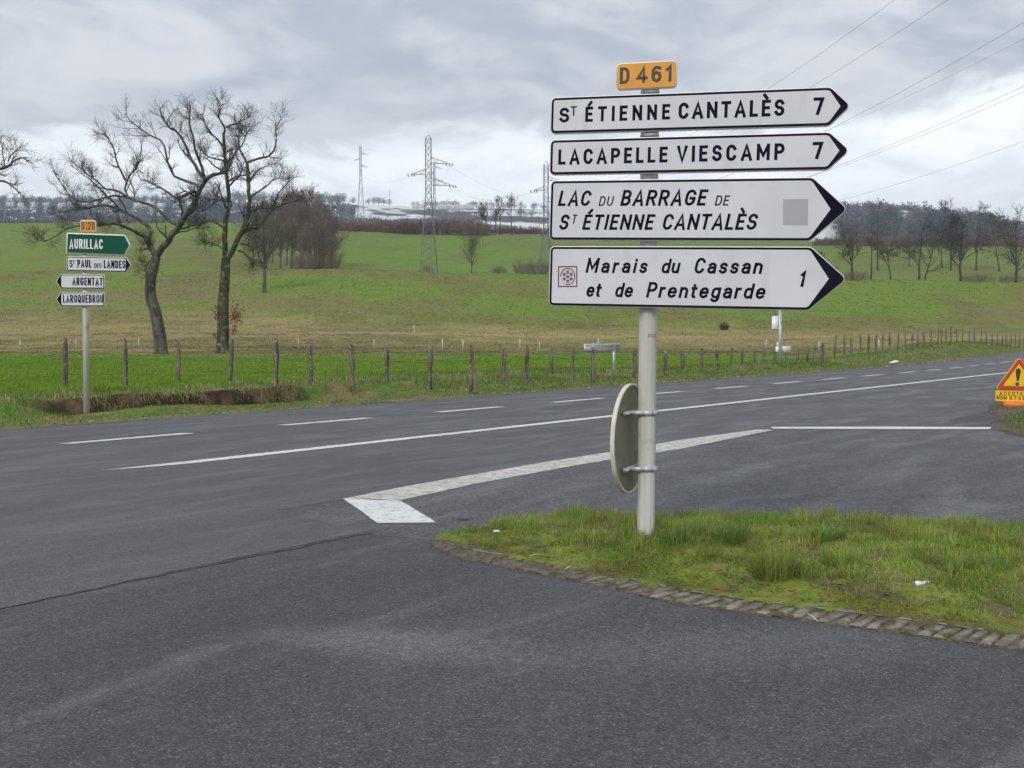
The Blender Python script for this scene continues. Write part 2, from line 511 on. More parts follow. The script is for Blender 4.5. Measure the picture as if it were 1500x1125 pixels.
# ------------------------------------------------------------------ terrain
KY = np.array([80, 110, 140, 180, 220, 235, 260, 300, 360, 420, 470, 650, 950, 1300, 1700, 2200, 3000, 6000.])
KP = np.array([0, 330, 370, 480, 620, 800, 1100, 1300, 1420, 1500, 1700.])
PR = np.array([
    # 80     110  140  180  220  235  260  300  360  420  470  650  950  1300 1700 2200 3000 6000
    [518.2, 500, 478, 445, 410, 399, 383, 362, 340, 326, 336, 372, 350, 327, 308, 297, 303, 340],
    [518.2, 500, 478, 445, 410, 399, 383, 362, 340, 326, 336, 372, 350, 327, 308, 298, 303, 340],
    [518.2, 501, 479, 442, 398, 396, 392, 372, 344, 328, 338, 372, 350, 327, 308, 298, 303, 340],
    [518.2, 502, 481, 441, 394, 395, 401, 385, 356, 334, 342, 374, 350, 326, 309, 300, 304, 340],
    [518.2, 503, 484, 445, 399, 400, 405, 390, 362, 342, 350, 374, 352, 332, 318, 304, 308, 340],
    [518.2, 504, 486, 448, 403, 404, 409, 394, 366, 344, 352, 374, 354, 336, 318, 309, 313, 340],
    [518.2, 505, 489, 454, 409, 410, 413, 397, 371, 352, 360, 376, 352, 330, 312, 311, 316, 340],
    [518.2, 505, 490, 455, 410, 411, 413, 397, 372, 355, 363, 376, 346, 314, 322, 330, 334, 345],
    [518.2, 505, 490, 456, 413, 414, 416, 399, 373, 356, 364, 380, 356, 330, 336, 340, 342, 345],
    [518.2, 505, 490, 457, 415, 416, 418, 400, 374, 357, 365, 380, 362, 345, 344, 343, 344, 345],
    [518.2, 505, 490, 458, 416, 417, 419, 401, 375, 358, 366, 380, 362, 348, 346, 344, 345, 345]])
LKY = np.log(KY)
_gx = np.arange(-300, 1901, 20.0)
_tab = np.stack([np.interp(_gx, KP, PR[:, j]) for j in range(len(KY))], 1)
_k = np.exp(-0.5 * (np.arange(-3, 4) / 1.6) ** 2); _k /= _k.sum()
_tab = np.stack([np.convolve(np.pad(_tab[:, j], 3, mode='edge'), _k, 'valid') for j in range(len(KY))], 1)
_gy = np.linspace(LKY[0], LKY[-1], 300)
_tab2 = np.stack([np.interp(_gy, LKY, _tab[i]) for i in range(len(_gx))])
_k = np.exp(-0.5 * (np.arange(-3, 4) / 1.3) ** 2); _k /= _k.sum()
_tab2 = np.stack([np.convolve(np.pad(_tab2[i], 3, mode='edge'), _k, 'valid') for i in range(len(_gx))])
_tab2[:, 0:3] = _tab[:, :1]


def pxY(x, y):
    az = np.arctan2(x, y); r = np.hypot(x, y)
    azc = np.clip(az, -math.radians(38), math.radians(38))
    return 750 + F * np.tan(azc), r * np.cos(azc), np.abs(az)


def terrain_z(x, y):
    x = np.asarray(x, float); y = np.asarray(y, float)
    px, Y, aaz = pxY(x, y)
    gx = np.clip((px - _gx[0]) / 20.0, 0, len(_gx) - 1.001); gy = np.clip((np.log(np.maximum(Y, 1)) - _gy[0]) / (_gy[1] - _gy[0]), 0, len(_gy) - 1.001)
    i = gx.astype(int); j = gy.astype(int); fx = gx - i; fy = gy - j
    p = (_tab2[i, j] * (1 - fx) + _tab2[i + 1, j] * fx) * (1 - fy) + (_tab2[i, j + 1] * (1 - fx) + _tab2[i + 1, j + 1] * fx) * fy
    z = EYE + (490 - p) * Y / F
    z = z * sst(Y, 78, 96)
    z = z * (1 - 0.85 * sst(aaz, 1.2, 2.4))
    z = z + (fbm(x / 14, y / 14, 3, 5) - 0.5) * 0.9 * sst(Y, 90, 150) * (1 - sst(Y, 500, 900))
    z = z + (fbm(x / 3, y / 3, 3, 9) - 0.5) * 0.10 * sst(Y, 30, 60)
    return z


def widen(s):                                  # the road swings gently left and widens far off
    return np.clip((np.asarray(s, float) - 40) / 20.0, 0, 8) ** 1.4 * 1.3


D_SEAM, D_EDGE = 5.85, 16.65
S_DITCH0, S_DITCH1 = 8.4, 20.0


def d_edge(s):
    s = np.asarray(s, float)
    return D_EDGE + widen(s) + (vnoise(s * 0.8, s * 0 + 3, 4) - 0.5) * 0.22 + (vnoise(s * 4, s * 0 + 8, 14) - 0.5) * 0.08


def fence_line():
    out = []
    for x, yb in ((1222, 528), (1272, 521.5), (1303, 518), (1335, 514), (1373, 506.5), (1400, 503.5), (1450, 503.5), (1500, 504)):
        d = ray(x, 500); d_ = d[:2] / d[1]; Y = 40.0
        for _ in range(40):
            q = d_ * Y; Y *= (23.3 + .45 * float(widen(q @ RD[:2]))) / (q @ RN[:2])
        q = d_ * Y; out.append((q @ RD[:2], atY(x, yb, Y)[2], q[0], q[1], x))
    return np.array(out)


FS = fence_line(); print('fence line', FS.round(2).tolist())


def verge_z(d, s):
    d = np.asarray(d, float); s = np.asarray(s, float)
    w = widen(s); dd = d - w
    z = 0.03 * sst(dd, 16.7, 17.4)
    # ditch with a bare soil face on its far side
    A = sst(s, S_DITCH0, S_DITCH0 + 1.8) * (1 - sst(s, S_DITCH1 - 6.0, S_DITCH1))
    dd = dd + np.clip(s - 11, 0, 8) * .10 * A
    wob = (fbm(s * 0.9, d * 0.2, 3, 31) - 0.5) * 0.9
    dn = dd + wob * 0.5
    z = z - A * 0.40 * sst(dn, 18.7, 19.7) * (1 - sst(dn, 20.55, 21.1))
    z = z + A * (0.07 + .14 * vnoise(s * .35, s * 0, 61)) * sst(dn, 20.6, 21.15) * (1 - sst(dd, 22, 27))
    # low grassy shoulder where there is no ditch
    z = z + (1 - A) * 0.22 * sst(dd, 18.6, 20.5) * (1 - sst(dd, 22.0, 27))
    # bank rising far to the right, its crest carrying the fence
    z = z + (np.interp(s, FS[:, 0], FS[:, 1]) - .15) * sst(s, 28, 36) * sst(dd, 17.2, 22) * (1 - sst(dd, 24.5, 28.5))
    z = z + (fbm(s * 0.7, d * 0.7, 4, 3) - 0.5) * 0.16 * sst(dd, 17.0, 18.5) * (1 - sst(dd, 28, 30))
    return z


ISL_OUT = [(629, 796), (640, 803), (673, 817), (731, 830), (784, 840), (860, 854), (934, 871), (981, 881), (1060, 893.5), (1186, 910), (1312, 926), (1418, 942), (1500, 952), (1640, 968), (1850, 985), (2100, 992)]
ISL_TOP = [(2160, 960), (2150, 880), (2000, 815), (1700, 790), (1500, 777), (1400, 772), (1250, 768), (1100, 765), (1000, 763), (900, 762), (820, 764), (760, 768), (700, 776), (660, 784), (636, 790)]
isl = np.array([at(*p)[:2] for p in ISL_OUT + ISL_TOP])


def in_poly(x, y, P):
    x = np.asarray(x, float); y = np.asarray(y, float)
    c = np.zeros(x.shape, bool); n = len(P)
    for i in range(n):
        x1, y1 = P[i]; x2, y2 = P[(i + 1) % n]
        m = ((y1 > y) != (y2 > y)) & (x < (x2 - x1) * (y - y1) / (y2 - y1 + 1e-12) + x1)
        c ^= m
    return c


def poly_dist(x, y, P):
    x = np.asarray(x, float); y = np.asarray(y, float); best = np.full(x.shape, 1e9)
    for i in range(len(P)):
        a = P[i]; b = P[(i + 1) % len(P)]; ab = b - a; l2 = ab @ ab + 1e-12
        t = np.clip(((x - a[0]) * ab[0] + (y - a[1]) * ab[1]) / l2, 0, 1)
        best = np.minimum(best, np.hypot(x - a[0] - t * ab[0], y - a[1] - t * ab[1]))
    return best


def island_z(x, y):
    e = poly_dist(x, y, isl)
    return 0.035 + 0.13 * sst(e, 0.1, 1.5) + (fbm(x * 1.6, y * 1.6, 4, 77) - 0.5) * 0.13 * sst(e, 0.15, 0.7)


def ground_z(x, y):
    d, s = x * RN[0] + y * RN[1], x * RD[0] + y * RD[1]
    return float(verge_z(d, s)) if 16.7 < d - float(widen(s)) < 29.5 and s < 150 else (0.0 if d <= 29.5 and d > -20 else float(terrain_z(x, y)))


def terrain_color(x, y, z, verge=False):
    px, Y, aaz = pxY(x, y)
    g1 = np.array([0.115, 0.215, 0.020]); g2 = np.array([0.160, 0.212, 0.036]); g3 = np.array([0.135, 0.216, 0.031])
    br = np.array([0.300, 0.235, 0.115]); dk = np.array([0.075, 0.070, 0.030]); ol = np.array([0.155, 0.165, 0.048])
    snow = np.array([0.80, 0.83, 0.87]); wd = np.array([0.060, 0.055, 0.055])
    def mx(a, b, f): return a * (1 - f[..., None]) + b * f[..., None]
    one = np.ones(np.shape(x) + (1,))
    c = g1 * one
    n1 = fbm(x / 5.0, y / 5.0, 5, 11); n2 = fbm(x / 22.0, y / 22.0, 4, 12); n3 = fbm(x / 1.1, y / 1.1, 3, 13)
    c = mx(c, g1 * np.array([1.35, 0.95, 1.1]), sst(n1, 0.5, 0.7) * 0.7)
    # edge of the flat pasture
    nb = (n1 - 0.5) * 14 + (n3 - 0.5) * 4
    f = sst(Y + nb * 0.4, 76, 82)
    slope = mx(g2 * one, ol * one, sst(n2, 0.42, 0.6))
    slope = mx(slope, g3 * one, sst(n2, 0.50, 0.38) * 0.6)
    c = mx(c, slope, f)
    yb = Y + (n2 - 0.5) * 50 + (n1 - 0.5) * 20
    wleft = 1 - sst(px, 380, 640)
    band = sst(yb, 78, 88) * (1 - sst(yb, 134 + 12 * wleft, 160 + 12 * wleft))
    c = mx(c, br * one, band * (.35 + .65 * sst(n1, 0.30, 0.50)) * 0.92)
    c = mx(c, ol * 0.8 * one, band * sst(n2, 0.52, 0.62) * 0.5)
    band2 = sst(Y + (n1 - 0.5) * 30, 150, 165) * (1 - sst(Y + (n1 - 0.5) * 30, 200, 225)) * sst(n2 + 0.18 * wleft, 0.52, 0.66)
    c = mx(c, br * 0.75 * one, band2 * 0.40)
    # straw bank and dark ditch lines
    l1 = np.exp(-((Y - 128 - (n2 - 0.5) * 14) / 3.2) ** 2) * sst(px, 380, 520)
    c = mx(c, np.array([0.36, 0.27, 0.15]) * one, np.clip(l1 * sst(n1, 0.25, 0.45), 0, 1))
    l2 = np.exp(-((Y - 124 - (n2 - 0.5) * 14) / 1.6) ** 2) * sst(n1, 0.45, 0.55)
    c = mx(c, dk * one, np.clip(l2 * 0.7, 0, 1))
    l3 = np.exp(-((Y - 84.5 - (n2 - 0.5) * 6) / 0.9) ** 2) * sst(n1, 0.42, 0.55)
    c = mx(c, dk * 0.8 * one, np.clip(l3, 0, 1))
    l4 = np.exp(-((Y - 94 - (n2 - 0.5) * 10) / 2.0) ** 2) * 0.6 * (1 - sst(px, 500, 800))
    c = mx(c, dk * 1.3 * one, np.clip(l4, 0, 1))
    # second field beyond the first crest
    f2 = sst(Y, 252, 275) * sst(px, 400, 470)
    c = mx(c, mx(g3 * one, ol * one, sst(n2, 0.5, 0.62) * 0.6), f2)
    rt = sst(px, 1150, 1300)
    c = mx(c, ol * 1.05 * one, f2 * rt * 0.5)
    # far snowy hills
    fs = sst(Y, 650, 800)
    ns = fbm(x / 130.0, y / 200.0, 3, 21); ns2 = fbm(x / 40.0, y / 55.0, 3, 22)
    w = sst(ns * 0.75 + ns2 * 0.25, 0.57, 0.61)
    w = np.maximum(w, 1 - sst(px, 330, 460)) * 1.0
    w = np.maximum(w, sst(px, 1180, 1260))
    w = np.where((px > 470) & (px < 1200), w, np.maximum(w, 0.0))
    w = w * (1 - 0.95 * sst(ns2, 0.58, 0.61) * (1 - sst(px, 330, 460)))
    c = mx(c, mx(snow * one, wd * one, w), fs)
    return c


def near_color(d, s, z):
    """verge strip and its ditch"""
    x = RN[0] * d + RD[0] * s; y = RN[1] * d + RD[1] * s
    c = terrain_color(x, y, z)
    dd = d - widen(s)
    one = np.ones(np.shape(d) + (1,))
    def mx(a, b, f): return a * (1 - f[..., None]) + b * f[..., None]
    n1 = fbm(x * 1.3, y * 1.3, 4, 41); n2 = fbm(x * 5, y * 5, 3, 42)
    vg = mx(np.array([0.10, 0.175, 0.034]) * one, np.array([0.20, 0.165, 0.075]) * one, sst(n1, 0.5, 0.66))
    far = sst(s, 30, 60)
    vg = mx(vg, np.array([0.19, 0.16, 0.075]) * one, far * sst(n1, 0.38, 0.55) * 0.8)
    c = mx(c, vg, (1 - sst(dd, 21.5, 23.5)))
    # gritty earth along the tarmac
    c = mx(c, np.array([0.20, 0.165, 0.125]) * one, (1 - sst(dd + (n2 - 0.5) * 0.6, 16.9, 17.25)) * (0.7 + 0.3 * far))
    # soil in the ditch
    A_ = sst(s, S_DITCH0, S_DITCH0 + 1.8) * (1 - sst(s, S_DITCH1 - 6.0, S_DITCH1)); d2_ = dd + np.clip(s - 11, 0, 8) * .10 * A_ + (fbm(s * 0.9, d * 0.2, 3, 31) - 0.5) * 0.45
    f = A_ * (.25 + .75 * sst(fbm(s * .9, d * .4, 3, 91), .40, .50)) * sst(d2_, 18.9, 19.5) * (1 - sst(d2_ + (n2 - .5) * .3, 21.05, 21.3))
    c = mx(c, mx(np.array([0.045, 0.030, 0.020]) * one, np.array([0.13, 0.095, 0.06]) * one, sst(n2, 0.5, 0.7)), np.clip(f, 0, 1))
    return c


def terrain_material():
    m, nt, b = new_mat('pasture_and_hills')
    g = G(nt)
    c = g.col()
    n = g.noise(1.4, 7, 0.65); n2 = g.noise((0.10, 0.30, 0.3), 6, 0.6); n3 = g.noise(9.0, 5, 0.7)
    c = g.mix(g.ss(n, 0.42, 0.70, 0, 0.5), c, g.mix(1.0, c, (1.4, 1.22, 1.15), 'MULTIPLY'))
    n4 = g.noise((1.7, 0.5, 1.0), 5, 0.7); n5 = g.noise((0.30, 0.085, 0.3), 5, 0.65)
    c = g.mix(g.ss(n5, 0.44, 0.60, 0, 0.45), c, g.mix(1.0, c, (1.28, 1.08, 1.0), 'MULTIPLY'))
    c = g.mix(g.ss(n4, 0.48, 0.60, 0, 0.8), c, g.mix(1.0, c, (0.62, 0.74, 0.60), 'MULTIPLY'))
    c = g.mix(g.ss(n2, 0.50, 0.68, 0, 0.45), c, g.mix(1.0, c, (0.60, 0.66, 0.62), 'MULTIPLY'))
    c = g.mix(g.ss(n3, 0.46, 0.66, 0, 0.75), c, g.mix(1.0, c, (0.40, 0.50, 0.40), 'MULTIPLY'))
    nt.links.new(c, b.inputs['Base Color'])
    b.inputs['Roughness'].default_value = 0.95
    b.inputs['Specular IOR Level'].default_value = 0.15
    g.bump(n3, 0.8, 0.06, b)
    return m


M['terrain'] = terrain_material()


def build_terrain():
    az = np.radians(np.concatenate([np.arange(-180, -34, 4.0), np.arange(-34, 34.01, 0.14), np.arange(38, 180, 4.0)]))
    r = np.concatenate([np.geomspace(1.0, 60, 50)[:-1], np.geomspace(60, 520, 190)[:-1], np.geomspace(520, 6200, 110)])
    A, R = np.meshgrid(az, r)
    x = R * np.sin(A); y = R * np.cos(A)
    z = terrain_z(x, y)
    d = x * RN[0] + y * RN[1]; s = x * RD[0] + y * RD[1]
    near = (d < 28.0) & (d - widen(s) > 17.2) & (s < 150) & (s > -90)
    road = (d <= 17.2 + widen(s)) & (d > -60) & (s < 200) & (s > -100)
    z = np.where(near, -0.9, np.where(road, -0.06, z))
    col = terrain_color(x, y, z)
    n, m = A.shape
    V = np.stack([x, y, z], -1).reshape(-1, 3)
    i = np.arange(n - 1)[:, None] * m; j = np.arange(m)[None]; j2 = (j + 1) % m
    Q = np.stack([i + j, i + j2, i + m + j2, i + m + j], -1).reshape(-1, 4)[:, ::-1]
    V = np.concatenate([V, [[0, 0, -0.06]]]); colr = np.concatenate([col.reshape(-1, 3), [[.1, .1, .05]]])
    jj = np.arange(m); T = np.stack([jj, np.full(m, n * m), (jj + 1) % m], 1)
    me = mk_mesh('terrain', V, [Q, T], M['terrain'], True, colr)
    o = link(bpy.data.objects.new('terrain', me)); tag(o, 'rolling green and ochre pasture rising to far snowy hills', None, None, 'structure')
    # grass verge strip along the far side of the road, with the ditch
    sv = np.concatenate([np.arange(-90, -22, 1.0), np.arange(-22, 45, 0.14), np.arange(45, 150, 0.6)])
    dv = np.concatenate([np.arange(16.3, 23.5, 0.09), np.arange(23.5, 30.01, 0.35)])
    S, D0 = np.meshgrid(sv, dv)
    D = D0 + widen(S) * np.clip((30 - D0) / 13, 0, 1)
    D[0] = d_edge(sv) - 0.0
    D[1] = np.maximum(D[1], D[0] + 0.03); D[2] = np.maximum(D[2], D[1] + 0.03); D[3] = np.maximum(D[3], D[2] + 0.03); D[4] = np.maximum(D[4], D[3] + 0.03)
    z = verge_z(D, S)
    z[0] = 0.004; z[1] = np.maximum(z[1], 0.012)
    X = RN[0] * D + RD[0] * S; Y = RN[1] * D + RD[1] * S
    tz = terrain_z(X, Y)
    bl = sst(D, 28.3, 29.8) * (1 - sst(S, 50, 75))
    z = z * (1 - bl) + (tz + 0.006) * bl
    z[-1] -= 0.05
    col = near_color(D, S, z)
    n, m = S.shape
    i = np.arange(n - 1)[:, None] * m; j = np.arange(m - 1)[None]
    Q = np.stack([i + j, i + j + 1, i + m + j + 1, i + m + j], -1).reshape(-1, 4)
    me = mk_mesh('verge', np.stack([X, Y, z], -1).reshape(-1, 3), [Q], M['terrain'], True, col.reshape(-1, 3))
    o = link(bpy.data.objects.new('verge', me)); tag(o, 'grass verge with an eroded soil ditch beside the main road', None, None, 'structure')


build_terrain()


# ------------------------------------------------------------------ roads and markings
def grid_sheet(name, dlo, dhi, s0, s1, z, mat, ds_=1.0, label=None):
    sv = np.arange(s0, s1 + 1e-6, ds_); n = len(sv)
    lo = np.array([dlo(s) if callable(dlo) else dlo for s in sv], float); hi = np.array([dhi(s) if callable(dhi) else dhi for s in sv], float)
    V = np.concatenate([RN * lo[:, None] + RD * sv[:, None] + [0, 0, z], RN * hi[:, None] + RD * sv[:, None] + [0, 0, z]])
    i = np.arange(n - 1)
    me = mk_mesh(name, V, [np.stack([i, i + 1, i + 1 + n, i + n], 1)], mat)
    o = link(bpy.data.objects.new(name, me)); tag(o, label, None, None, 'structure'); return o


def seam_d(s):
    s = np.asarray(s, float)
    return D_SEAM + (vnoise(s * 0.5, s * 0 + 1, 6) - 0.5) * 0.16 + (vnoise(s * 6, s * 0 + 2, 7) - 0.5) * 0.035


S_TIP = ds(at(631, 793))[1]
band_lo = [(502.5, 731.5), (585, 733.5), (695, 709), (792, 691), (896, 672.8), (1000, 657), (1135, 631), (1460, 629)]
_bd = np.array([ds(at(*p)) for p in band_lo]); _bd = _bd[np.argsort(_bd[:, 1])]
road_far = lambda s: float(np.interp(s, _bd[:, 1], _bd[:, 0]))     # near edge of the main carriageway beyond the island
main_road = grid_sheet('main_road', lambda s: float(seam_d(s)) if s < S_TIP else max(road_far(s), 5.6) if s < 80 else 6.5,
                       lambda s: float(d_edge(s)) + 0.05, -95, 190, 0.0, M['road'], 0.1, 'wide grey asphalt main road running away to the right')
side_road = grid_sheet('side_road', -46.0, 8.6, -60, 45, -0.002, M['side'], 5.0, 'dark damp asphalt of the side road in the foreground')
mb = MB()
mb.poly([at(*p, -0.001) for p in [(631, 793), (634, 786), (660, 786), (700, 778), (760, 772), (900, 770), (1200, 772), (1500, 786), (2600, 860), (2600, 640), (1460, 626), (1135, 627), (1000, 651), (896, 667), (792, 684), (695, 702), (584, 722)]] + [rp(7.2, S_TIP - .1, -.001), rp(5.86, S_TIP - .1, -.001)])
mb.build('junction_apron', M['apron'], None, kind='structure', label='old coarse asphalt of the junction behind the grass island')

# dark tar seam between the two roads
sv = np.arange(-12, S_TIP, 0.03)
w = 0.003 + 0.011 * vnoise(sv * 9, sv * 0, 3) + 0.03 * sst(sv, S_TIP - 3.2, S_TIP - 0.3)
a = RN * (seam_d(sv) - w)[:, None] + RD * sv[:, None] + [0, 0, 0.0012]
b = RN * (seam_d(sv) + w)[:, None] + RD * sv[:, None] + [0, 0, 0.0012]
n = len(sv); i = np.arange(n - 1)
me = mk_mesh('seam', np.concatenate([a, b]), [np.stack([i, i + 1, i + 1 + n, i + n], 1)], M['seam'])
link(bpy.data.objects.new('tar_seam', me), main_road)


def marking(name, V, faces, mat, label=None):
    me = mk_mesh(name, V, faces, mat)
    o = link(bpy.data.objects.new(name, me), main_road); tag(o, label); return o


def strip(lo, hi, z=0.005):
    """two rows of ground points -> subdivided strip with slightly ragged edges"""
    lo = np.array(lo); hi = np.array(hi)
    def res(P):
        L = np.concatenate([[0], np.cumsum(np.linalg.norm(np.diff(P, axis=0), axis=1))]); t = np.linspace(0, L[-1], max(int(L[-1] / 0.06), 4))
        return np.stack([np.interp(t, L, P[:, k]) for k in range(3)], 1)
    n = max(len(res(lo)), len(res(hi)))
    def resn(P):
        L = np.concatenate([[0], np.cumsum(np.linalg.norm(np.diff(P, axis=0), axis=1))]); t = np.linspace(0, L[-1], n)
        return np.stack([np.interp(t, L, P[:, k]) for k in range(3)], 1)
    a, b = resn(lo), resn(hi)
    jit = np.random.RandomState(len(lo) + int(abs(lo[0, 0]) * 100)).randn(2, n) * 0.006
    a = a + RN * jit[0][:, None]; b = b + RN * jit[1][:, None]
    V = np.concatenate([a, b]); V[:, 2] = z
    i = np.arange(n - 1)
    return V, [np.stack([i, i + 1, i + 1 + n, i + n], 1)]


# worn wide give-way band with its foot, traced on the ground
up = [(502.5, 731), (594, 712.6), (695, 695), (792, 678), (896, 661.7), (1000, 644), (1110, 629)]
lo = [(552, 731.2), (584, 733.5), (695, 709), (792, 691), (896, 672.8), (1000, 657), (1133, 629.8)]
marking('give_way_band', *strip([at(*p) for p in lo], [at(*p) for p in up], 0.002), M['paint_old'], 'worn cream wide band along the junction')
marking('band_foot', *strip([at(*p) for p in [(502.5, 731), (525, 746), (552.8, 766.6)]], [at(*p) for p in [(586, 733.6), (612, 749), (640, 765.9)]], 0.0035), M['paint_foot'], 'brighter white foot of the band turning towards the camera')
marking('thin_line', *strip([at(*p) for p in [(1133, 628.2), (1300, 628.8), (1450, 629)]], [at(*p) for p in [(1128, 625.6), (1300, 625.2), (1452, 626)]], 0.005), M['paint'], 'thin white line behind the junction')
# long solid line
s0 = ds(at(160, 692))[1]
sv = np.concatenate([[s0], np.arange(s0 + 0.9, 150, 1.0)])
c = 10.73 + 0.0 * sv
marking('solid_line', *strip(np.stack([rp(c[i] - 0.10, sv[i] + (0.9 if i == 0 else 0)) for i in range(len(sv))]), np.stack([rp(c[i] + 0.12, sv[i]) for i in range(len(sv))]), 0.005), M['paint'])
# dashes of the turning lane
d0 = []
for k in range(-3, 34):
    x0 = (83 + 403 * k) / (1 + 0.203 * k); x1 = (83 + 403 * (k + 0.52)) / (1 + 0.203 * (k + 0.52))
    if k < -1:
        sa = d0[0][0] + 3.45 * (k + 1) if d0 else None
    ya = 490 + 0.0842 * (1985 - x0); yb = 490 + 0.0842 * (1985 - x1)
    if k < 0: continue
    d0.append((ds(at(x0, ya))[1], ds(at(x1, yb))[1]))
per = d0[1][0] - d0[0][0]
for k in range(-5, 0): d0.append((d0[0][0] + per * k, d0[0][1] + per * k))
for a_, b_ in d0:
    if b_ > 140: continue
    c = ds(at(404, 624))[0] + float(widen(a_)) * 0.8
    marking('lane_dash', *strip([rp(c - 0.09, a_ + 0.15), rp(c - 0.09, b_ + 0.15)], [rp(c + 0.09, a_), rp(c + 0.09, b_)], 0.005), M['paint'])
print('seam tip s', S_TIP, 'dash period', per, 'dash d', ds(at(404, 624)), 'theta', math.degrees(TH))

# ------------------------------------------------------------------ grass island with its ribbed kerb
def build_island():
    inner = isl
    x0, x1 = isl[:, 0].min(), isl[:, 0].max(); y0, y1 = isl[:, 1].min(), isl[:, 1].max()
    st = 0.05
    xs = np.arange(x0, min(x1, 6.0) + st, st); ys = np.arange(y0, y1 + st, st)
    X, Y = np.meshgrid(xs, ys)
    z = island_z(X, Y); inn = in_poly(X, Y, isl)
    e = poly_dist(X, Y, isl)
    z = np.where(inn & (dist_front(X, Y) > .185 - .07 * fbm(X * 6, Y * 6, 2, 3)), z, -0.03)
    # the strip carrying the kerb stays low
    n1 = fbm(X * 3, Y * 3, 4, 51); n2 = fbm(X * 12, Y * 12, 3, 52)
    def mx(a, b, f): return a * (1 - f[..., None]) + b * f[..., None]
    one = np.ones(X.shape + (1,))
    c = mx(np.array([.165, .215, .035]) * one, np.array([.190, .150, .075]) * one, sst(n1, .48, .68))
    c = mx(c, np.array([.24, .20, .10]) * one, sst(n2, .55, .75) * .7)
    fr = dist_front(X, Y)
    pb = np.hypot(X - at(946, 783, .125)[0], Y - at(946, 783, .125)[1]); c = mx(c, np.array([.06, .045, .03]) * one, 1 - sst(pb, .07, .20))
    c = mx(c, np.array([.105, .080, .055]) * one, (1 - sst(fr, .35, .75)) * sst(n1, .42, .56))
    c = mx(c, np.array([.165, .160, .016]) * one, np.exp(-((fr - .30) / .12) ** 2) * sst(n1, .44, .54) * .9)
    n, m = X.shape
    keep = np.zeros((n - 1, m - 1), bool)
    for a in (0, 1):
        for b in (0, 1): keep |= inn[a:n - 1 + a, b:m - 1 + b]
    i = (np.arange(n - 1)[:, None] * m + np.arange(m - 1)[None])[keep]
    Q = np.stack([i, i + 1, i + m + 1, i + m], 1)
    me = mk_mesh('grass_island', np.stack([X, Y, z], -1).reshape(-1, 3), [Q], M['terrain'], True, c.reshape(-1, 3))
    o = link(bpy.data.objects.new('grass_island', me)); tag(o, 'raised grass island at the road junction edged by ribbed kerb', None, None, 'structure')
    return o


FRONT = np.array([at(*p)[:2] for p in ISL_OUT])


def dist_front(x, y):
    best = np.full(np.shape(x), 1e9)
    for i in range(len(FRONT) - 1):
        a, b = FRONT[i], FRONT[i + 1]; ab = b - a
        t = np.clip(((x - a[0]) * ab[0] + (y - a[1]) * ab[1]) / (ab @ ab), 0, 1)
        best = np.minimum(best, np.hypot(x - a[0] - t * ab[0], y - a[1] - t * ab[1]))
    return best


island = build_island()


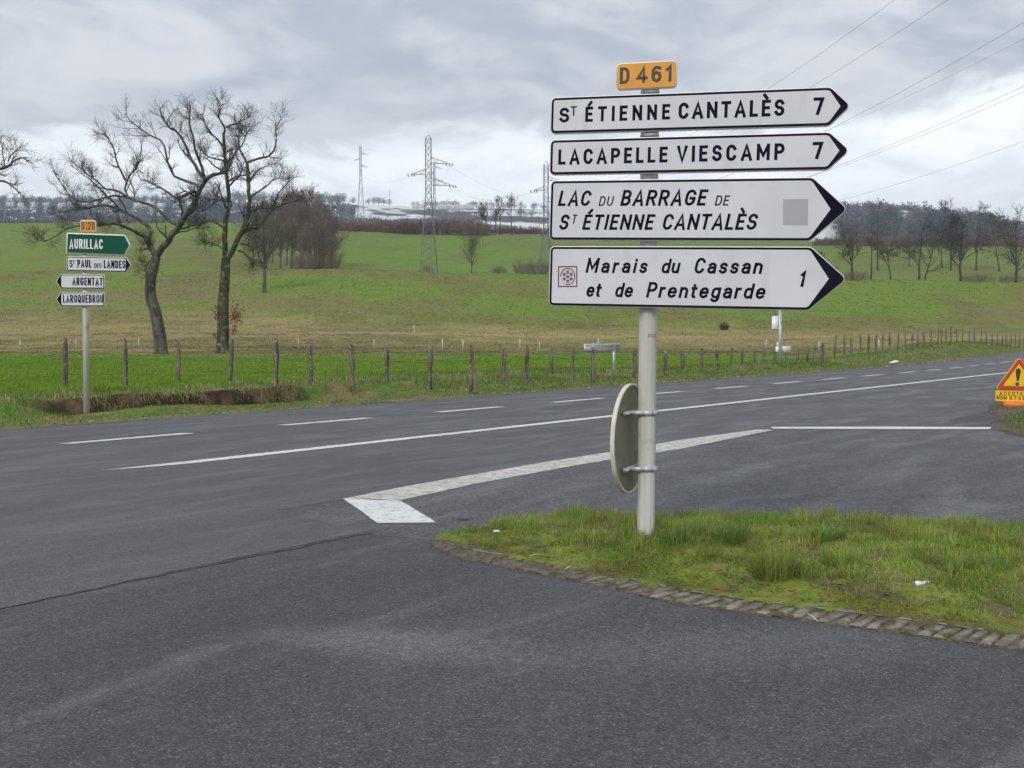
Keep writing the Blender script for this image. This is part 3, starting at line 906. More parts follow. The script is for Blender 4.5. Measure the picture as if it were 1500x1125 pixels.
def build_kerb():
    L = np.concatenate([[0], np.cumsum(np.linalg.norm(np.diff(FRONT, axis=0), axis=1))])
    def pt(t):
        p = np.array([np.interp(t, L, FRONT[:, 0]), np.interp(t, L, FRONT[:, 1])])
        q = np.array([np.interp(t + .05, L, FRONT[:, 0]), np.interp(t + .05, L, FRONT[:, 1])]); r = np.array([np.interp(t - .05, L, FRONT[:, 0]), np.interp(t - .05, L, FRONT[:, 1])])
        d = (q - r); d /= np.linalg.norm(d)
        return p, d, np.array([-d[1], d[0]])      # inward normal (to the left of the travel direction)
    rng = np.random.RandomState(5)
    W = 0.175
    # bed with a gutter slope, joined
    ts = np.arange(0.02, L[-1], 0.05)
    prof = [(-0.02, -0.02), (0.0, 0.002), (0.01, 0.008), (W - 0.02, 0.022), (W + 0.03, 0.036), (W + 0.12, 0.034)]
    V = []
    for t in ts:
        p, d, nn = pt(t); ww = min(1.0, 0.35 + t * 0.8)
        for k, (o_, z) in enumerate(prof):
            q = p + nn * o_ * ww; V.append([q[0], q[1], z + (rng.rand() - .5) * .004 * (k in (1, 2, 3))])
    n = len(ts); m = len(prof)
    i = np.arange(n - 1)[:, None] * m; j = np.arange(m - 1)[None]
    Q = np.stack([i + j, i + m + j, i + m + j + 1, i + j + 1], -1).reshape(-1, 4)
    me = mk_mesh('kerb_bed', V, [Q], M['mortar'], False)
    kb = link(bpy.data.objects.new('kerb', me)); tag(kb, 'low ribbed concrete kerb along the front of the island', None, None, 'structure')
    t = 0.9; k = 0
    while t < L[-1] - 0.15:
        ln = 0.050 + rng.rand() * 0.020; gap = 0.012 + rng.rand() * 0.020
        fade = sst(t, 1.2, 3.2)
        mbk = MB()
        sl = 0.062
        zt = 0.007 + 0.013 * fade + (rng.rand() - .5) * 0.006
        V = []
        in0 = -0.008 + rng.rand() * .016; in1 = W - 0.004 - rng.rand() * .045
        for (o_, sh, z, du) in ((in0, 0, 0.006, 0), (in0 + .004, 0, zt - .004, .006), (in1, sl, zt + 0.014, .006), (in1 + .006, sl, 0.02, 0)):
            for e_ in (0, 1):
                p, d, nn = pt(t + sh + (ln - du if e_ else du) + (rng.rand() - .5) * .006)
                q = p + nn * o_ * min(1.0, .35 + t * .8); V.append([q[0], q[1], z + (rng.rand() - .5) * .004])
        V += [[V[2][0], V[2][1], 0.0], [V[3][0], V[3][1], 0.0], [V[4][0], V[4][1], 0.0], [V[5][0], V[5][1], 0.0]]
        Qs = [[0, 1, 3, 2], [2, 3, 5, 4], [4, 5, 7, 6], [2, 4, 10, 8], [5, 3, 9, 11]]
        me = mk_mesh('kerb_stone', V, [np.array(Qs)], M['kerb'])
        o = link(bpy.data.objects.new('kerb_stone', me), kb)
        t += ln + gap; k += 1
    # narrow back edging
    V = []
    for t in ts:
        p, d, nn = pt(t); ww = min(1.0, 0.35 + t * 0.8)
        for (o_, z) in ((W - .006, .03), (W - .004, .030), (W + .016, .034), (W + .03, .03)):
            q = p + nn * o_ * ww; V.append([q[0], q[1], z + (rng.rand() - .5) * .003])
    m = 4; i = np.arange(n - 1)[:, None] * m; j = np.arange(m - 1)[None]
    Q = np.stack([i + j, i + m + j, i + m + j + 1, i + j + 1], -1).reshape(-1, 4)
    link(bpy.data.objects.new('kerb_edging', mk_mesh('kerb_edging', V, [Q], M['kerb'])), kb)


build_kerb()

# grassy gravel corner at the right with broken tarmac edge
cor = [(1449, 596), (1462, 588), (1480, 584), (1500, 581), (1600, 575), (1900, 560), (2600, 560), (2600, 800), (1700, 665), (1600, 652), (1500, 642), (1478, 637), (1462, 630), (1452, 622), (1463, 612), (1452, 606)]
COR = np.array([at(*p)[:2] for p in cor])


def build_corner():
    xs = np.arange(COR[:, 0].min(), 16.0, .10); ys = np.arange(COR[:, 1].min(), COR[:, 1].max() + .1, .10)
    X, Y = np.meshgrid(xs, ys); inn = in_poly(X, Y, COR); e = poly_dist(X, Y, COR)
    z = np.where(inn, .03 + .06 * sst(e, 0, .8) + (fbm(X * 2, Y * 2, 3, 8) - .5) * .08 * sst(e, 0, .5), -.03)
    n1 = fbm(X * 1.1, Y * 1.1, 4, 61); one = np.ones(X.shape + (1,))
    def mx(a, b, f): return a * (1 - f[..., None]) + b * f[..., None]
    fr = np.array([at(1452, 612)[:2], at(1900, 600)[:2]])
    side = Y > np.interp(X, [at(1452, 612)[0], at(1900, 606)[0]], [at(1452, 612)[1], at(1900, 606)[1]])
    c = mx(np.array([.075, .125, .03]) * one, np.array([.15, .12, .075]) * one, np.maximum(sst(n1, .45, .6), side * .8))
    c = mx(c, np.array([.13, .11, .09]) * one, 1 - sst(e, .1, .4))
    n, m = X.shape; keep = np.zeros((n - 1, m - 1), bool)
    for a in (0, 1):
        for b in (0, 1): keep |= inn[a:n - 1 + a, b:m - 1 + b]
    i = (np.arange(n - 1)[:, None] * m + np.arange(m - 1)[None])[keep]
    me = mk_mesh('gravel_corner', np.stack([X, Y, z], -1).reshape(-1, 3), [np.stack([i, i + 1, i + m + 1, i + m], 1)], M['terrain'], True, c.reshape(-1, 3))
    o = link(bpy.data.objects.new('gravel_corner', me)); tag(o, 'patch of gravel and grass behind the warning triangle', None, None, 'structure')


build_corner()

# ------------------------------------------------------------------ stroke lettering (road-sign capitals)
def arc(cx, cy, rx, ry, a0, a1, n=9):
    t = np.radians(np.linspace(a0, a1, n))
    return [(cx + rx * math.cos(v), cy + ry * math.sin(v)) for v in t]


def gl():
    O = arc(.5, .68, .5, .32, 90, 180) + [(0, .32)] + arc(.5, .32, .5, .32, 180, 360) + [(1, .32)] + arc(.5, .68, .5, .32, 0, 90)
    g = {
        'A': (.68, [[(0, -.02), (.5, 1.02), (1, -.02)], [(.17, .27), (.83, .27)]]),
        'B': (.60, [[(0, 0), (0, 1)], [(0, 1), (.5, 1)] + arc(.55, .76, .40, .24, 90, -90) + [(0, .52)], [(.5, .52)] + arc(.55, .26, .45, .26, 90, -90) + [(0, 0)]]),
        'C': (.62, [arc(.5, .68, .5, .32, 22, 180) + [(0, .32)] + arc(.5, .32, .5, .32, 180, 338)]),
        'D': (.62, [[(0, 0), (0, 1)], [(0, 1), (.4, 1)] + arc(.45, .62, .55, .38, 90, 0) + arc(.45, .38, .55, .38, 0, -90) + [(0, 0)]]),
        'E': (.52, [[(0, 0), (0, 1)], [(0, 1), (1, 1)], [(0, .52), (.86, .52)], [(0, 0), (1, 0)]]),
        'G': (.64, [arc(.5, .68, .5, .32, 22, 180) + [(0, .32)] + arc(.5, .32, .5, .32, 180, 360) + [(1, .45), (.55, .45)]]),
        'I': (.17, [[(.5, 0), (.5, 1)]]),
        'L': (.50, [[(0, 1), (0, 0), (1, 0)]]),
        'M': (.78, [[(0, 0), (0, 1)], [(0.02, .98), (.5, .25), (.98, .98)], [(1, 1), (1, 0)]]),
        'N': (.64, [[(0, 0), (0, 1)], [(0.02, .98), (.98, .02)], [(1, 0), (1, 1)]]),
        'O': (.64, [O]), 'Q': (.64, [O, [(.62, .25), (1.02, -.06)]]),
        'P': (.60, [[(0, 0), (0, 1)], [(0, 1), (.5, 1)] + arc(.55, .73, .45, .27, 90, -90) + [(0, .46)]]),
        'R': (.62, [[(0, 0), (0, 1)], [(0, 1), (.5, 1)] + arc(.55, .74, .42, .26, 90, -90) + [(0, .48)], [(.5, .48), (1, 0)]]),
        'S': (.60, [arc(.5, .75, .47, .25, 20, 250) + arc(.5, .26, .5, .26, 70, -160)]),
        'T': (.60, [[(0, 1), (1, 1)], [(.5, 1), (.5, 0)]]),
        'U': (.62, [[(0, 1), (0, .32)] + arc(.5, .32, .5, .32, 180, 360) + [(1, 1)]]),
        'V': (.66, [[(0, 1.02), (.5, -.02), (1, 1.02)]]),
        '0': (.56, [O]),
        '1': (.34, [[(0, .80), (.95, 1), (.95, 0)]]),
        '2': (.56, [arc(.5, .72, .5, .28, 165, -30) + [(0, 0), (1, 0)]]),
        '4': (.62, [[(.74, 0), (.74, 1), (0, .24), (1.05, .24)]]),
        '6': (.58, [arc(.5, .31, .5, .31, 90, 450), arc(.55, .66, .55, .34, 50, 180) + [(0, .31)]]),
        '7': (.56, [[(0, 1), (1, 1), (.42, 0)]]),
    }
    x = .70
    lo = {
        'a': (.54, [[(1, 0), (1, .66)] + arc(.5, .68, .5, .32, 0, 150), [(1, .56), (.45, .56)] + arc(.42, .28, .42, .28, 90, 270) + [(.62, 0), (1, .20)]]),
        'd': (.56, [arc(.5, .64, .5, .36, 0, 180) + arc(.5, .36, .5, .36, 180, 360) + [(1, .64)], [(1, 0), (1, 1.48)]]),
        'e': (.56, [[(0, .52), (1, .52), (1, .62)] + arc(.5, .64, .5, .36, 0, 180) + arc(.5, .36, .5, .36, 180, 325)]),
        'g': (.56, [arc(.5, .64, .5, .36, 0, 180) + arc(.5, .36, .5, .36, 180, 360) + [(1, .64)], [(1, 1), (1, -.12)] + arc(.5, -.12, .5, .34, 0, -150)]),
        'i': (.17, [[(.5, 0), (.5, 1)], [(.5, 1.42), (.5, 1.46)]]),
        'n': (.54, [[(0, 0), (0, 1)], arc(.5, .62, .5, .38, 165, 0) + [(1, 0)]]),
        'r': (.38, [[(0, 0), (0, 1)], arc(.75, .60, .75, .40, 180, 75)]),
        's': (.50, [arc(.5, .75, .47, .25, 20, 250) + arc(.5, .26, .5, .26, 70, -160)]),
        't': (.38, [[(.35, 1.36), (.35, .22)] + arc(.75, .22, .40, .22, 180, 275), [(-.05, 1), (.95, 1)]]),
        'u': (.54, [[(0, 1), (0, .36)] + arc(.5, .36, .5, .36, 180, 345), [(1, 0), (1, 1)]]),
    }
    return g, lo, x


GU, GLO, XH = gl()


class Lettering:
    def __init__(self): self.V = []; self.Q = []; self.n = 0; self.lift = 0

    def stroke(self, P, h, frame, cap=True):
        P = np.array(P, float)
        keep = [0] + [i for i in range(1, len(P)) if np.linalg.norm(P[i] - P[i - 1]) > 1e-5]
        P = P[keep]; closed = np.linalg.norm(P[0] - P[-1]) < 1e-4 and len(P) > 3
        T = np.diff(P, axis=0); T /= np.linalg.norm(T, axis=1, keepdims=True)
        if cap and not closed:
            P = P.copy(); P[0] = P[0] - T[0] * h; P[-1] = P[-1] + T[-1] * h
        Nn = np.stack([-T[:, 1], T[:, 0]], 1)
        off = []
        for i in range(len(P)):
            if closed and i in (0, len(P) - 1): a, b = Nn[-1], Nn[0]
            else: a, b = Nn[max(i - 1, 0)], Nn[min(i, len(Nn) - 1)]
            m = a + b; l = np.linalg.norm(m)
            m = a if l < 1e-6 else m / l
            off.append(m * min(h / max(m @ a, .3), h * 1.9))
        off = np.array(off)
        A, B = P + off, P - off
        O, ax, ay, nz = frame
        self.lift = (self.lift + 1) % 7
        z = 0.0003 + self.lift * 0.00012
        W = lambda q: O + ax * q[:, :1] + ay * q[:, 1:2] + nz * z
        n = len(P)
        self.V += [W(A), W(B)]
        i = np.arange(n - 1)
        self.Q.append(np.stack([i, i + n, i + n + 1, i + 1], 1) + self.n); self.n += 2 * n

    def glyph(self, ch, x, cap, w, frame, shear, wide=1.0):
        acc = None
        if ch == 'É': ch, acc = 'E', 1
        if ch == 'È': ch, acc = 'E', -1
        if ch in GLO and ch.islower(): W, st = GLO[ch]; hh = XH * cap
        else: W, st = GU[ch]; hh = cap
        W = W * cap * wide; h = w / 2
        if ch in 'Ii': W = w
        out = []
        for s in st:
            out.append([(x + h + px * (W - w), h + py * (hh - w)) for px, py in s])
        if acc: out.append([(x + W * (.46 if acc > 0 else .54), cap * 1.10), (x + W * .5 + acc * W * .22, cap * 1.28)])
        for s in out:
            s = [(a + shear * b, b) for a, b in s]
            if acc and s is out[-1]: pass
            self.stroke(s, h * (.8 if False else 1), frame)
        return W

    def width(self, ch, cap, w, wide=1.0):
        c = {'É': 'E', 'È': 'E'}.get(ch, ch)
        if c in 'Ii': return w
        return (GLO[c][0] if c in GLO and c.islower() else GU[c][0]) * cap * wide

    def word(self, text, p0, p1, cap, nz, up, wf=0.165, shear=0.0):
        """text between baseline points p0 and p1 (3-D); tracking fitted"""
        p0 = np.asarray(p0, float); p1 = np.asarray(p1, float)
        Lw = np.linalg.norm(p1 - p0); ax = (p1 - p0) / Lw
        ay = up - ax * (up @ ax); ay /= np.linalg.norm(ay)
        w = cap * wf; L_ = Lw - shear * cap
        tot = sum(self.width(c, cap, w) for c in text); n = len(text)
        wide = 1.0
        gap = (L_ - tot) / max(n - 1, 1)
        if n > 1 and gap < cap * .09:
            wide = (L_ - cap * .10 * (n - 1)) / tot; gap = cap * .10
        if n == 1: wide = L_ / tot; gap = 0
        x = 0
        for c in text:
            self.glyph(c, x, cap, w, (p0, ax, ay, nz), shear, wide)
            x += self.width(c, cap, w, wide) + gap

    def build(self, name, mat, parent, label=None):
        V = np.concatenate(self.V) - np.array(world_loc(parent))
        o = bpy.data.objects.new(name, mk_mesh(name, V, [np.concatenate(self.Q)], mat)); link(o, parent)
        return tag(o, label)


# ------------------------------------------------------------------ sign panels
class Plane:
    """a vertical sign plane met by rays from the eye: only used to measure where panel corners stand"""
    def __init__(self, P0, alpha):
        self.P0 = np.asarray(P0, float); self.A = np.array([math.cos(alpha), -math.sin(alpha), 0]); self.U = np.array([0, 0, 1.])
        self.N = np.array([-math.sin(alpha), -math.cos(alpha), 0])
    def hit(self, px, py):
        d = ray(px, py); o = np.array([0, 0, EYE])
        t = ((self.P0 - o) @ self.N) / (d @ self.N)
        return o + d * t


def rounded(P, R, n=7):
    P = [np.asarray(p, float) for p in P]; out = []
    for i in range(len(P)):
        a, b, c = P[i - 1], P[i], P[(i + 1) % len(P)]
        u = (a - b); lu = np.linalg.norm(u); u /= lu; v = (c - b); lv = np.linalg.norm(v); v /= lv
        cosang = u @ v; half = math.acos(max(-1, min(1, cosang))) / 2
        r = R[i]; t = min(r / math.tan(half), lu * .45, lv * .45); r = t * math.tan(half)
        bis = (u + v); bis /= np.linalg.norm(bis); cen = b + bis * (r / math.sin(half))
        p0 = b + u * t - cen; p1 = b + v * t - cen
        ang = math.acos(max(-1, min(1, (p0 @ p1) / (r * r + 1e-18)))) if r > 1e-9 else 0
        for k in range(n):
            f = k / (n - 1)
            if ang < 1e-5: out.append(b.copy()); continue
            out.append(cen + (p0 * math.sin((1 - f) * ang) + p1 * math.sin(f * ang)) / math.sin(ang))
    return np.array(out)


def sign_panel(parent, name, corners, plane, rim, bord, tipd, mats, th=0.030, rad=0.03, label=None, tiprad=0.035):
    """corners (3-D): [root-bottom, shoulder-bottom, tip, shoulder-top, root-top] or four corners of a plate"""
    nz = plane.N
    face_m, bord_m, rim_m = mats
    arrow = len(corners) == 5
    P = [np.asarray(c, float) for c in corners]
    if arrow:
        ax = P[1] - P[0]; 
    else:
        ax = P[1] - P[0]
    ax = ax / np.linalg.norm(ax); ay = P[-1] - P[0]; ay = ay - ax * (ay @ ax); ay /= np.linalg.norm(ay)
    q = [np.array([(p - P[0]) @ ax, (p - P[0]) @ ay]) for p in P]
    H = q[-1][1]
    if arrow:
        q = [np.array([0, 0]), np.array([q[1][0], 0]), np.array([q[2][0], H / 2]), np.array([q[1][0], H]), np.array([0, H])]
        R0 = [rad, rad * 1.6, tiprad, rad * 1.6, rad]
    else:
        q = [np.array([0, 0]), np.array([q[1][0], 0]), np.array([q[1][0], H]), np.array([0, H])]
        R0 = [rad] * 4
    W3 = lambda Q, z: P[0] + np.outer(Q[:, 0], ax) + np.outer(Q[:, 1], ay) + nz * z
    def inset(e, tip_extra=0.0):
        if arrow:
            xs, xt = q[1][0], q[2][0]
            return [np.array([e, e]), np.array([xs - e * .3, e]), np.array([xt - e * 1.3 - tip_extra, H / 2]), np.array([xs - e * .3, H - e]), np.array([e, H - e])]
        return [np.array([e, e]), np.array([q[1][0] - e, e]), np.array([q[1][0] - e, H - e]), np.array([e, H - e])]
    outer = rounded(q, R0)
    mb = MB(); mb.prism(W3(outer, 0), -nz * th, nz * 0.0)
    pan = mb.build(name, rim_m, parent, label=label)
    # back flange lines: two shallow rails, part of the panel's own profile
    l1 = rounded(inset(rim), [max(r - rim, .006) for r in R0])
    if bord_m is not None:
        l2 = rounded(inset(rim + bord, tipd), [max(r - rim - bord, .006) for r in R0[:2]] + ([.004] if arrow else [max(rad - rim - bord, .006)]) + [max(r - rim - bord, .006) for r in R0[3:]])
        z = 0.0010
        n = len(l1); i = np.arange(n); j = (i + 1) % n
        mb = MB(); mb.add(np.concatenate([W3(l1, z), W3(l2, z)]), [np.stack([i, j, j + n, i + n], 1)])
        mb.build('border', bord_m, pan)
    else:
        l2 = l1
    mb = MB(); mb.poly(W3(l2, 0.0016)); mb.build('face', face_m, pan)
    return pan, P[0], ax, ay, nz


def hexagon_collar(mb, c, r0, r1, h, k=24):
    a = np.arange(k) * 2 * math.pi / k
    ring = lambda r, z: np.stack([c[0] + r * np.cos(a), c[1] + r * np.sin(a), np.full(k, c[2] + z)], 1)
    V = np.concatenate([ring(r0, 0), ring(r1, 0), ring(r1, h), ring(r0, h)])
    i = np.arange(k); j = (i + 1) % k
    Q = [np.stack([i + k * s, j + k * s, j + k * ((s + 1) % 4), i + k * ((s + 1) % 4)], 1) for s in range(4)]
    mb.add(V, [np.concatenate(Q)])


SW = (M['sign_white'], M['sign_black'], M['sign_rim'])


def fluted(mb, base, top, r, k=48, flute=0.05):
    a = np.arange(k) * 2 * math.pi / k
    rr = r * (1 - flute * (np.cos(a * 12) > .55))
    base = np.asarray(base); top = np.asarray(top); V = []
    zs = np.linspace(0, 1, 24)
    for f in zs:
        c = base * (1 - f) + top * f
        V.append(np.stack([c[0] + rr * np.cos(a), c[1] + rr * np.sin(a), np.full(k, c[2])], 1))
    V = np.concatenate(V); n = len(zs)
    i = np.arange(n - 1)[:, None] * k; j = np.arange(k)[None]; j2 = (j + 1) % k
    mb.add(V, [np.stack([i + j, i + j2, i + k + j2, i + k + j], -1).reshape(-1, 4), (np.arange(k) + (n - 1) * k)[None]])


def main_signpost():
    gz = 0.125
    b = at(946, 783, gz)
    b[2] = gz - 0.03
    root = empty('direction_signpost', b, 'tall pale signpost on the grass island carrying four long white arrow panels', 'signpost')
    lean = 0.003
    H = atY(951, 120, b[1])[2]
    top = np.array([b[0] + lean * (H - b[2]), b[1], H])
    mb = MB(); fluted(mb, b - [0, 0, .05], top, 0.0625)
    pole = mb.build('pole', M['pole'], root, label='weathered pale fluted aluminium pole')
    mb = MB(); 
    # strip of old tape near mid height
    zt = atY(950, 494, b[1] - .06)[2]
    k = 12; a = np.linspace(math.radians(-95), math.radians(-38), k)
    cx = b[0] + lean * (zt - b[2])
    V = [[cx + .0640 * math.cos(t), b[1] + .0640 * math.sin(t), zt + z] for z in (0, .024) for t in a]
    i = np.arange(k - 1); mb.add(V, [np.stack([i, i + 1, i + 1 + k, i + k], 1)])
    mb.build('old_tape', mat2('brown_tape', (.30, .20, .09), (.42, .35, .22), 30, .8), root)
    pl = Plane([b[0], b[1] - 0.105, 0], math.radians(15.5))
    h = pl.hit
    S = 1 / 201.0
    sig = [
        dict(c=[(806, 196.2), (1214.5, 184.7), (1246.6, 156), (1215.6, 126.9), (806, 142.9)], tip=.038,
             label='topmost white arrow panel reading St Étienne Cantalès 7'),
        dict(c=[(804.9, 256.7), (1213, 248.9), (1245, 221), (1214.5, 192.7), (804.9, 205)], tip=.038,
             label='second white arrow panel reading Lacapelle Viescamp 7'),
        dict(c=[(804.2, 352), (1186.5, 353.4), (1242.3, 306.5), (1189, 260), (804.2, 264.5)], tip=.082,
             label='tall white arrow panel with slanted capitals reading Lac du Barrage de St Étienne Cantalès'),
        dict(c=[(803.5, 448), (1184.3, 455), (1241, 407), (1186.5, 361), (803.5, 360.5)], tip=.088,
             label='lowest white arrow panel with a small maroon emblem reading Marais du Cassan et de Prentegarde 1'),
    ]
    pans = []
    for s in sig:
        C = [h(*p) for p in s['c']]
        pans.append(sign_panel(root, 'sign_panel', C, pl, .0055, .0155, s['tip'], SW, label=s['label'], rad=.036))
    # road number plate
    C = [h(902.2, 132), (h(991, 127.8)), h(990.7, 88.8), h(903, 93)]
    rp_, *_ = sign_panel(root, 'route_plate', C, pl, .006, 0, 0, (M['sign_yellow'], None, M['sign_rim']), rad=.032, th=.03, label='amber plate reading D 461 on top of the post')
    nz = pl.N
    def text(pan_i, words, wf=.192, shear=0, cap=22.5, mat='sign_black', parent=None):
        lt = Lettering()
        pan = parent or pans[pan_i][0]; up = np.array([0, 0, 1.])
        for t, x0, y0, x1, y1, cp in words:
            a, c = h(x0, y0), h(x1, y1); capm = (cp or cap) / F * np.linalg.norm(a + (c - a) * .5 - [0, 0, EYE]) * .985
            lt.word(t, a + nz * .0018, c + nz * .0018, capm, nz, up, wf if (cp or cap) > 17 else wf * .82, shear)
        lt.build('lettering', M[mat], pan)
    def yb(x, x0, y0, x1, y1): return y0 + (y1 - y0) * (x - x0) / (x1 - x0)
    Z = lambda x, y: (780 + x / 2.812, 70 + y / 2.812)
    def row(p0, p1, items):   # items: (text, zoomx0, zoomx1, rise, cap px)
        out = []
        for t, xa, xb, rise, cp in items:
            ya, ybb = yb(xa, *p0, *p1) - rise, yb(xb, *p0, *p1) - rise
            A, B = Z(xa, ya), Z(xb, ybb); out.append((t, A[0], A[1], B[0], B[1], cp))
        return out
    text(0, row((108, 309), (1197, 276), [('S', 110, 151, 0, 21.2), ('T', 157, 182, 27, 13.5), ('ÉTIENNE', 217, 566, 0, 21.6), ('CANTALÈS', 601, 1037, 0, 23), ('7', 1155, 1199, 0, 23.8)]))
    text(1, row((105, 482), (1195, 458), [('LACAPELLE', 106, 556, 0, 22.2), ('VIESCAMP', 594, 1037, 0, 23), ('7', 1152, 1195, 0, 23.6)]))
    text(2, row((105, 652), (813, 650), [('LAC', 104, 246, 0, 22.4), ('DU', 272, 336, 0, 14), ('BARRAGE', 361, 724, 0, 23), ('DE', 750, 814, 0, 14.4)]) +
            row((105, 750), (930, 750), [('S', 107, 156, 0, 22.4), ('T', 160, 185, 26, 13), ('ÉTIENNE', 204, 506, 0, 22.4), ('CANTALÈS', 532, 932, 0, 23)]), .172, .2)
    text(3, row((218, 927), (955, 932), [('Marais', 218, 481, 0, 22.2), ('du', 528, 614, 0, 22.2), ('Cassan', 663, 956, 0, 23)]) +
            row((220, 1026), (965, 1035), [('et', 219, 290, 0, 22.2), ('de', 337, 421, 0, 22.2), ('Prentegarde', 467, 967, 0, 23)]) +
            row((1098, 985), (1125, 985), []), .168, .2)
    text(3, row((1098, 985), (1125, 985), [('1', 1094, 1130, 0, 23)]), .20, .2)
    lt = Lettering()
    for ch, xa, xb, ya, yb_, cp in (('D', 736, 833, 297, 291, 23), ('4', 900, 1008, 284, 281, 22.8), ('6', 1050, 1153, 280, 276, 22.8), ('1', 1193, 1253, 272, 270, 22.8)):
        P = lambda x, y: h(800 + x / 6.818, 80 + y / 6.818)
        a, c = P(xa, ya), P(xb, yb_)
        lt.word(ch, a + nz * .0018, c + nz * .0018, cp / F * np.linalg.norm(a - [0, 0, EYE]), nz, np.array([0, 0, 1.]), .19)
    lt.build('lettering', M['text_brown'], rp_)
    # grey blank square on the third panel
    mb = MB(); mb.poly([h(1147, 329.6) + nz * .0024, h(1183.6, 330) + nz * .0024, h(1184, 291.6) + nz * .0024, h(1147.4, 292) + nz * .0024])
    mb.build('blank_patch', M['sign_grey'], pans[2][0], label='plain grey square on the white panel')
    # maroon emblem of the last panel: a framed ring of six small rosettes round a seventh
    e = lambda x, y, z=.0024: h(810 + x / 28.12, 385 + y / 28.12) + nz * z
    pan = pans[3][0]
    mb = MB()
    o = [(205, 1000), (1005, 1000), (1005, 135), (215, 135)]; i_ = [(250, 950), (958, 950), (958, 185), (262, 185)]
    V = [e(*p) for p in o + i_]; mb.add(V, [np.array([[k, (k + 1) % 4, 4 + (k + 1) % 4, 4 + k] for k in range(4)])])
    mb.build('emblem_frame', M['maroon'], pan)
    lt = Lettering(); c0 = e(612, 565); ax = (e(1005, 565) - e(205, 565)); sc = np.linalg.norm(ax) / 800; ax /= np.linalg.norm(ax)
    pts = [(290 * math.cos(t) * sc, 320 * math.sin(t) * sc) for t in np.radians(np.linspace(180, -110, 40))]
    lt.stroke(pts, 17 * sc, (c0, ax, np.array([0, 0, 1.]), nz), cap=False)
    for dx, dy in ((-275, -110), (-230, -205), (-170, -262)):
        lt.stroke([((dx - 12) * sc, dy * sc), ((dx + 12) * sc, dy * sc)], 20 * sc, (c0, ax, np.array([0, 0, 1.]), nz), cap=False)
    lt.build('emblem_ring', M['sign_black'], pan)
    mb = MB()
    for k in range(7):
        a = math.radians(90 + 60 * k); rr = 0 if k == 6 else 172
        cx, cy = 612 + rr * math.cos(a) * .95, 568 - rr * math.sin(a) * 1.08
        V = []
        for t in range(20):
            tt = t * 2 * math.pi / 20; q = 66 * (1 + .14 * math.cos(5 * (tt + a)))
            V.append(e(cx + q * math.cos(tt), cy + q * 1.05 * math.sin(tt), .0027))
        V = V[::-1]
        ins = [e(cx + 18 * math.cos(-t * 2 * math.pi / 20), cy + 18 * math.sin(-t * 2 * math.pi / 20), .0027) for t in range(20)]
        i = np.arange(20); j = (i + 1) % 20
        mb.add(np.concatenate([V, ins]), [np.stack([i, j, j + 20, i + 20], 1)])
    mb.build('emblem_rosettes', M['maroon'], pan)
    # clamps behind every panel and the pole showing in the gaps
    for (P_, ya) in ((pans[0], 137), (pans[0], 187), (pans[1], 200), (pans[1], 247), (pans[2], 272), (pans[2], 343), (pans[3], 370), (pans[3], 444), ((rp_,), 119)):
        zz = atY(948, ya, b[1])[2]; mb = MB()
        cx = b[0] + lean * (zz - b[2])
        hexagon_collar(mb, [cx, b[1], zz - .012], .062, .067, .024)
        mb.box([cx - .028 * math.sin(0), b[1] - .078, zz], .05, .014, .012, pl.A, None)
        mb.build('clamp', M['galv'], root)
    # round sign seen from behind
    th = math.radians(65)
    nb = np.array([math.sin(th), -math.cos(th), 0]); t = np.array([math.cos(th), math.sin(th), 0])
    zc = atY(928, 644, b[1])[2]; cx = b[0]
    cen = np.array([cx, b[1], zc]) - nb * 0.125 + t * 0.012
    r = 0.395; k = 56; a = np.arange(k) * 2 * math.pi / k
    circ = lambda rr, off: cen + np.outer(rr * np.cos(a), t) + np.outer(rr * np.sin(a), [0, 0, 1.]) + nb * off
    mb = MB(); i = np.arange(k); j = (i + 1) % k
    V = np.concatenate([circ(r, -.013), circ(r, .013), circ(r - .006, .017), circ(r - .016, .014), circ(r - .018, .002)])
    Q = [np.stack([i + k * s, j + k * s, j + k * (s + 1), i + k * (s + 1)], 1) for s in range(4)]
    mb.add(V, [np.concatenate(Q)])
    rs = mb.build('round_sign', M['pale_rim'], root, smooth=False, label='round sign seen from behind below the arrow panels')
    mb = MB(); mb.add(np.concatenate([circ(r - .018, .002)]), [i[None]]); mb.build('sign_back', M['back'], rs)
    mb = MB(); mb.add(circ(r, -.013), [i[::-1][None]]); mb.build('sign_front', M['sign_white'], rs)
    for py in (604.5, 686):
        zz = atY(946, py, b[1])[2]
        mb = MB()
        hexagon_collar(mb, [cx, b[1], zz - .019], .0615, .0665, .038)
        mb.build('clamp_band', M['galv'], root)
        mb = MB()
        c = np.array([cx, b[1], zz])
        foot = cen * 1.0; foot = np.array([cen[0], cen[1], zz]) + nb * .018
        mb.box(foot - t * .04, .16, .006, .014, t, None)                     # rail on the back of the disc
        mb.box(foot - t * .04 + nb * .012, .16, .008, .006, t, None)
        for sx in (-1, 1):
            p0 = foot + t * (sx * .070 - .012); p1 = c + t * (sx * .064)
            mb.box((p0 + p1) / 2, .005, np.linalg.norm(p1 - p0) / 2 + .01, .015, t, None)
            mb.tube([p1 + t * sx * .004 - [0, 0, 0], p1 + t * sx * .018], .008, 6)
        mb.tube([foot - t * .165 + nb * .006, foot - t * .165 + nb * .03], .011, 6)
        mb.box(c + nb * .070, .045, .005, .015, t, None)
        mb.tube([c + nb * .070 - t * .02, c + nb * .084 - t * .02], .008, 6)
        mb.build('mounting_bracket', M['galv'], root)
    return root, b


SIGN_ROOT, SIGN_B = main_signpost()


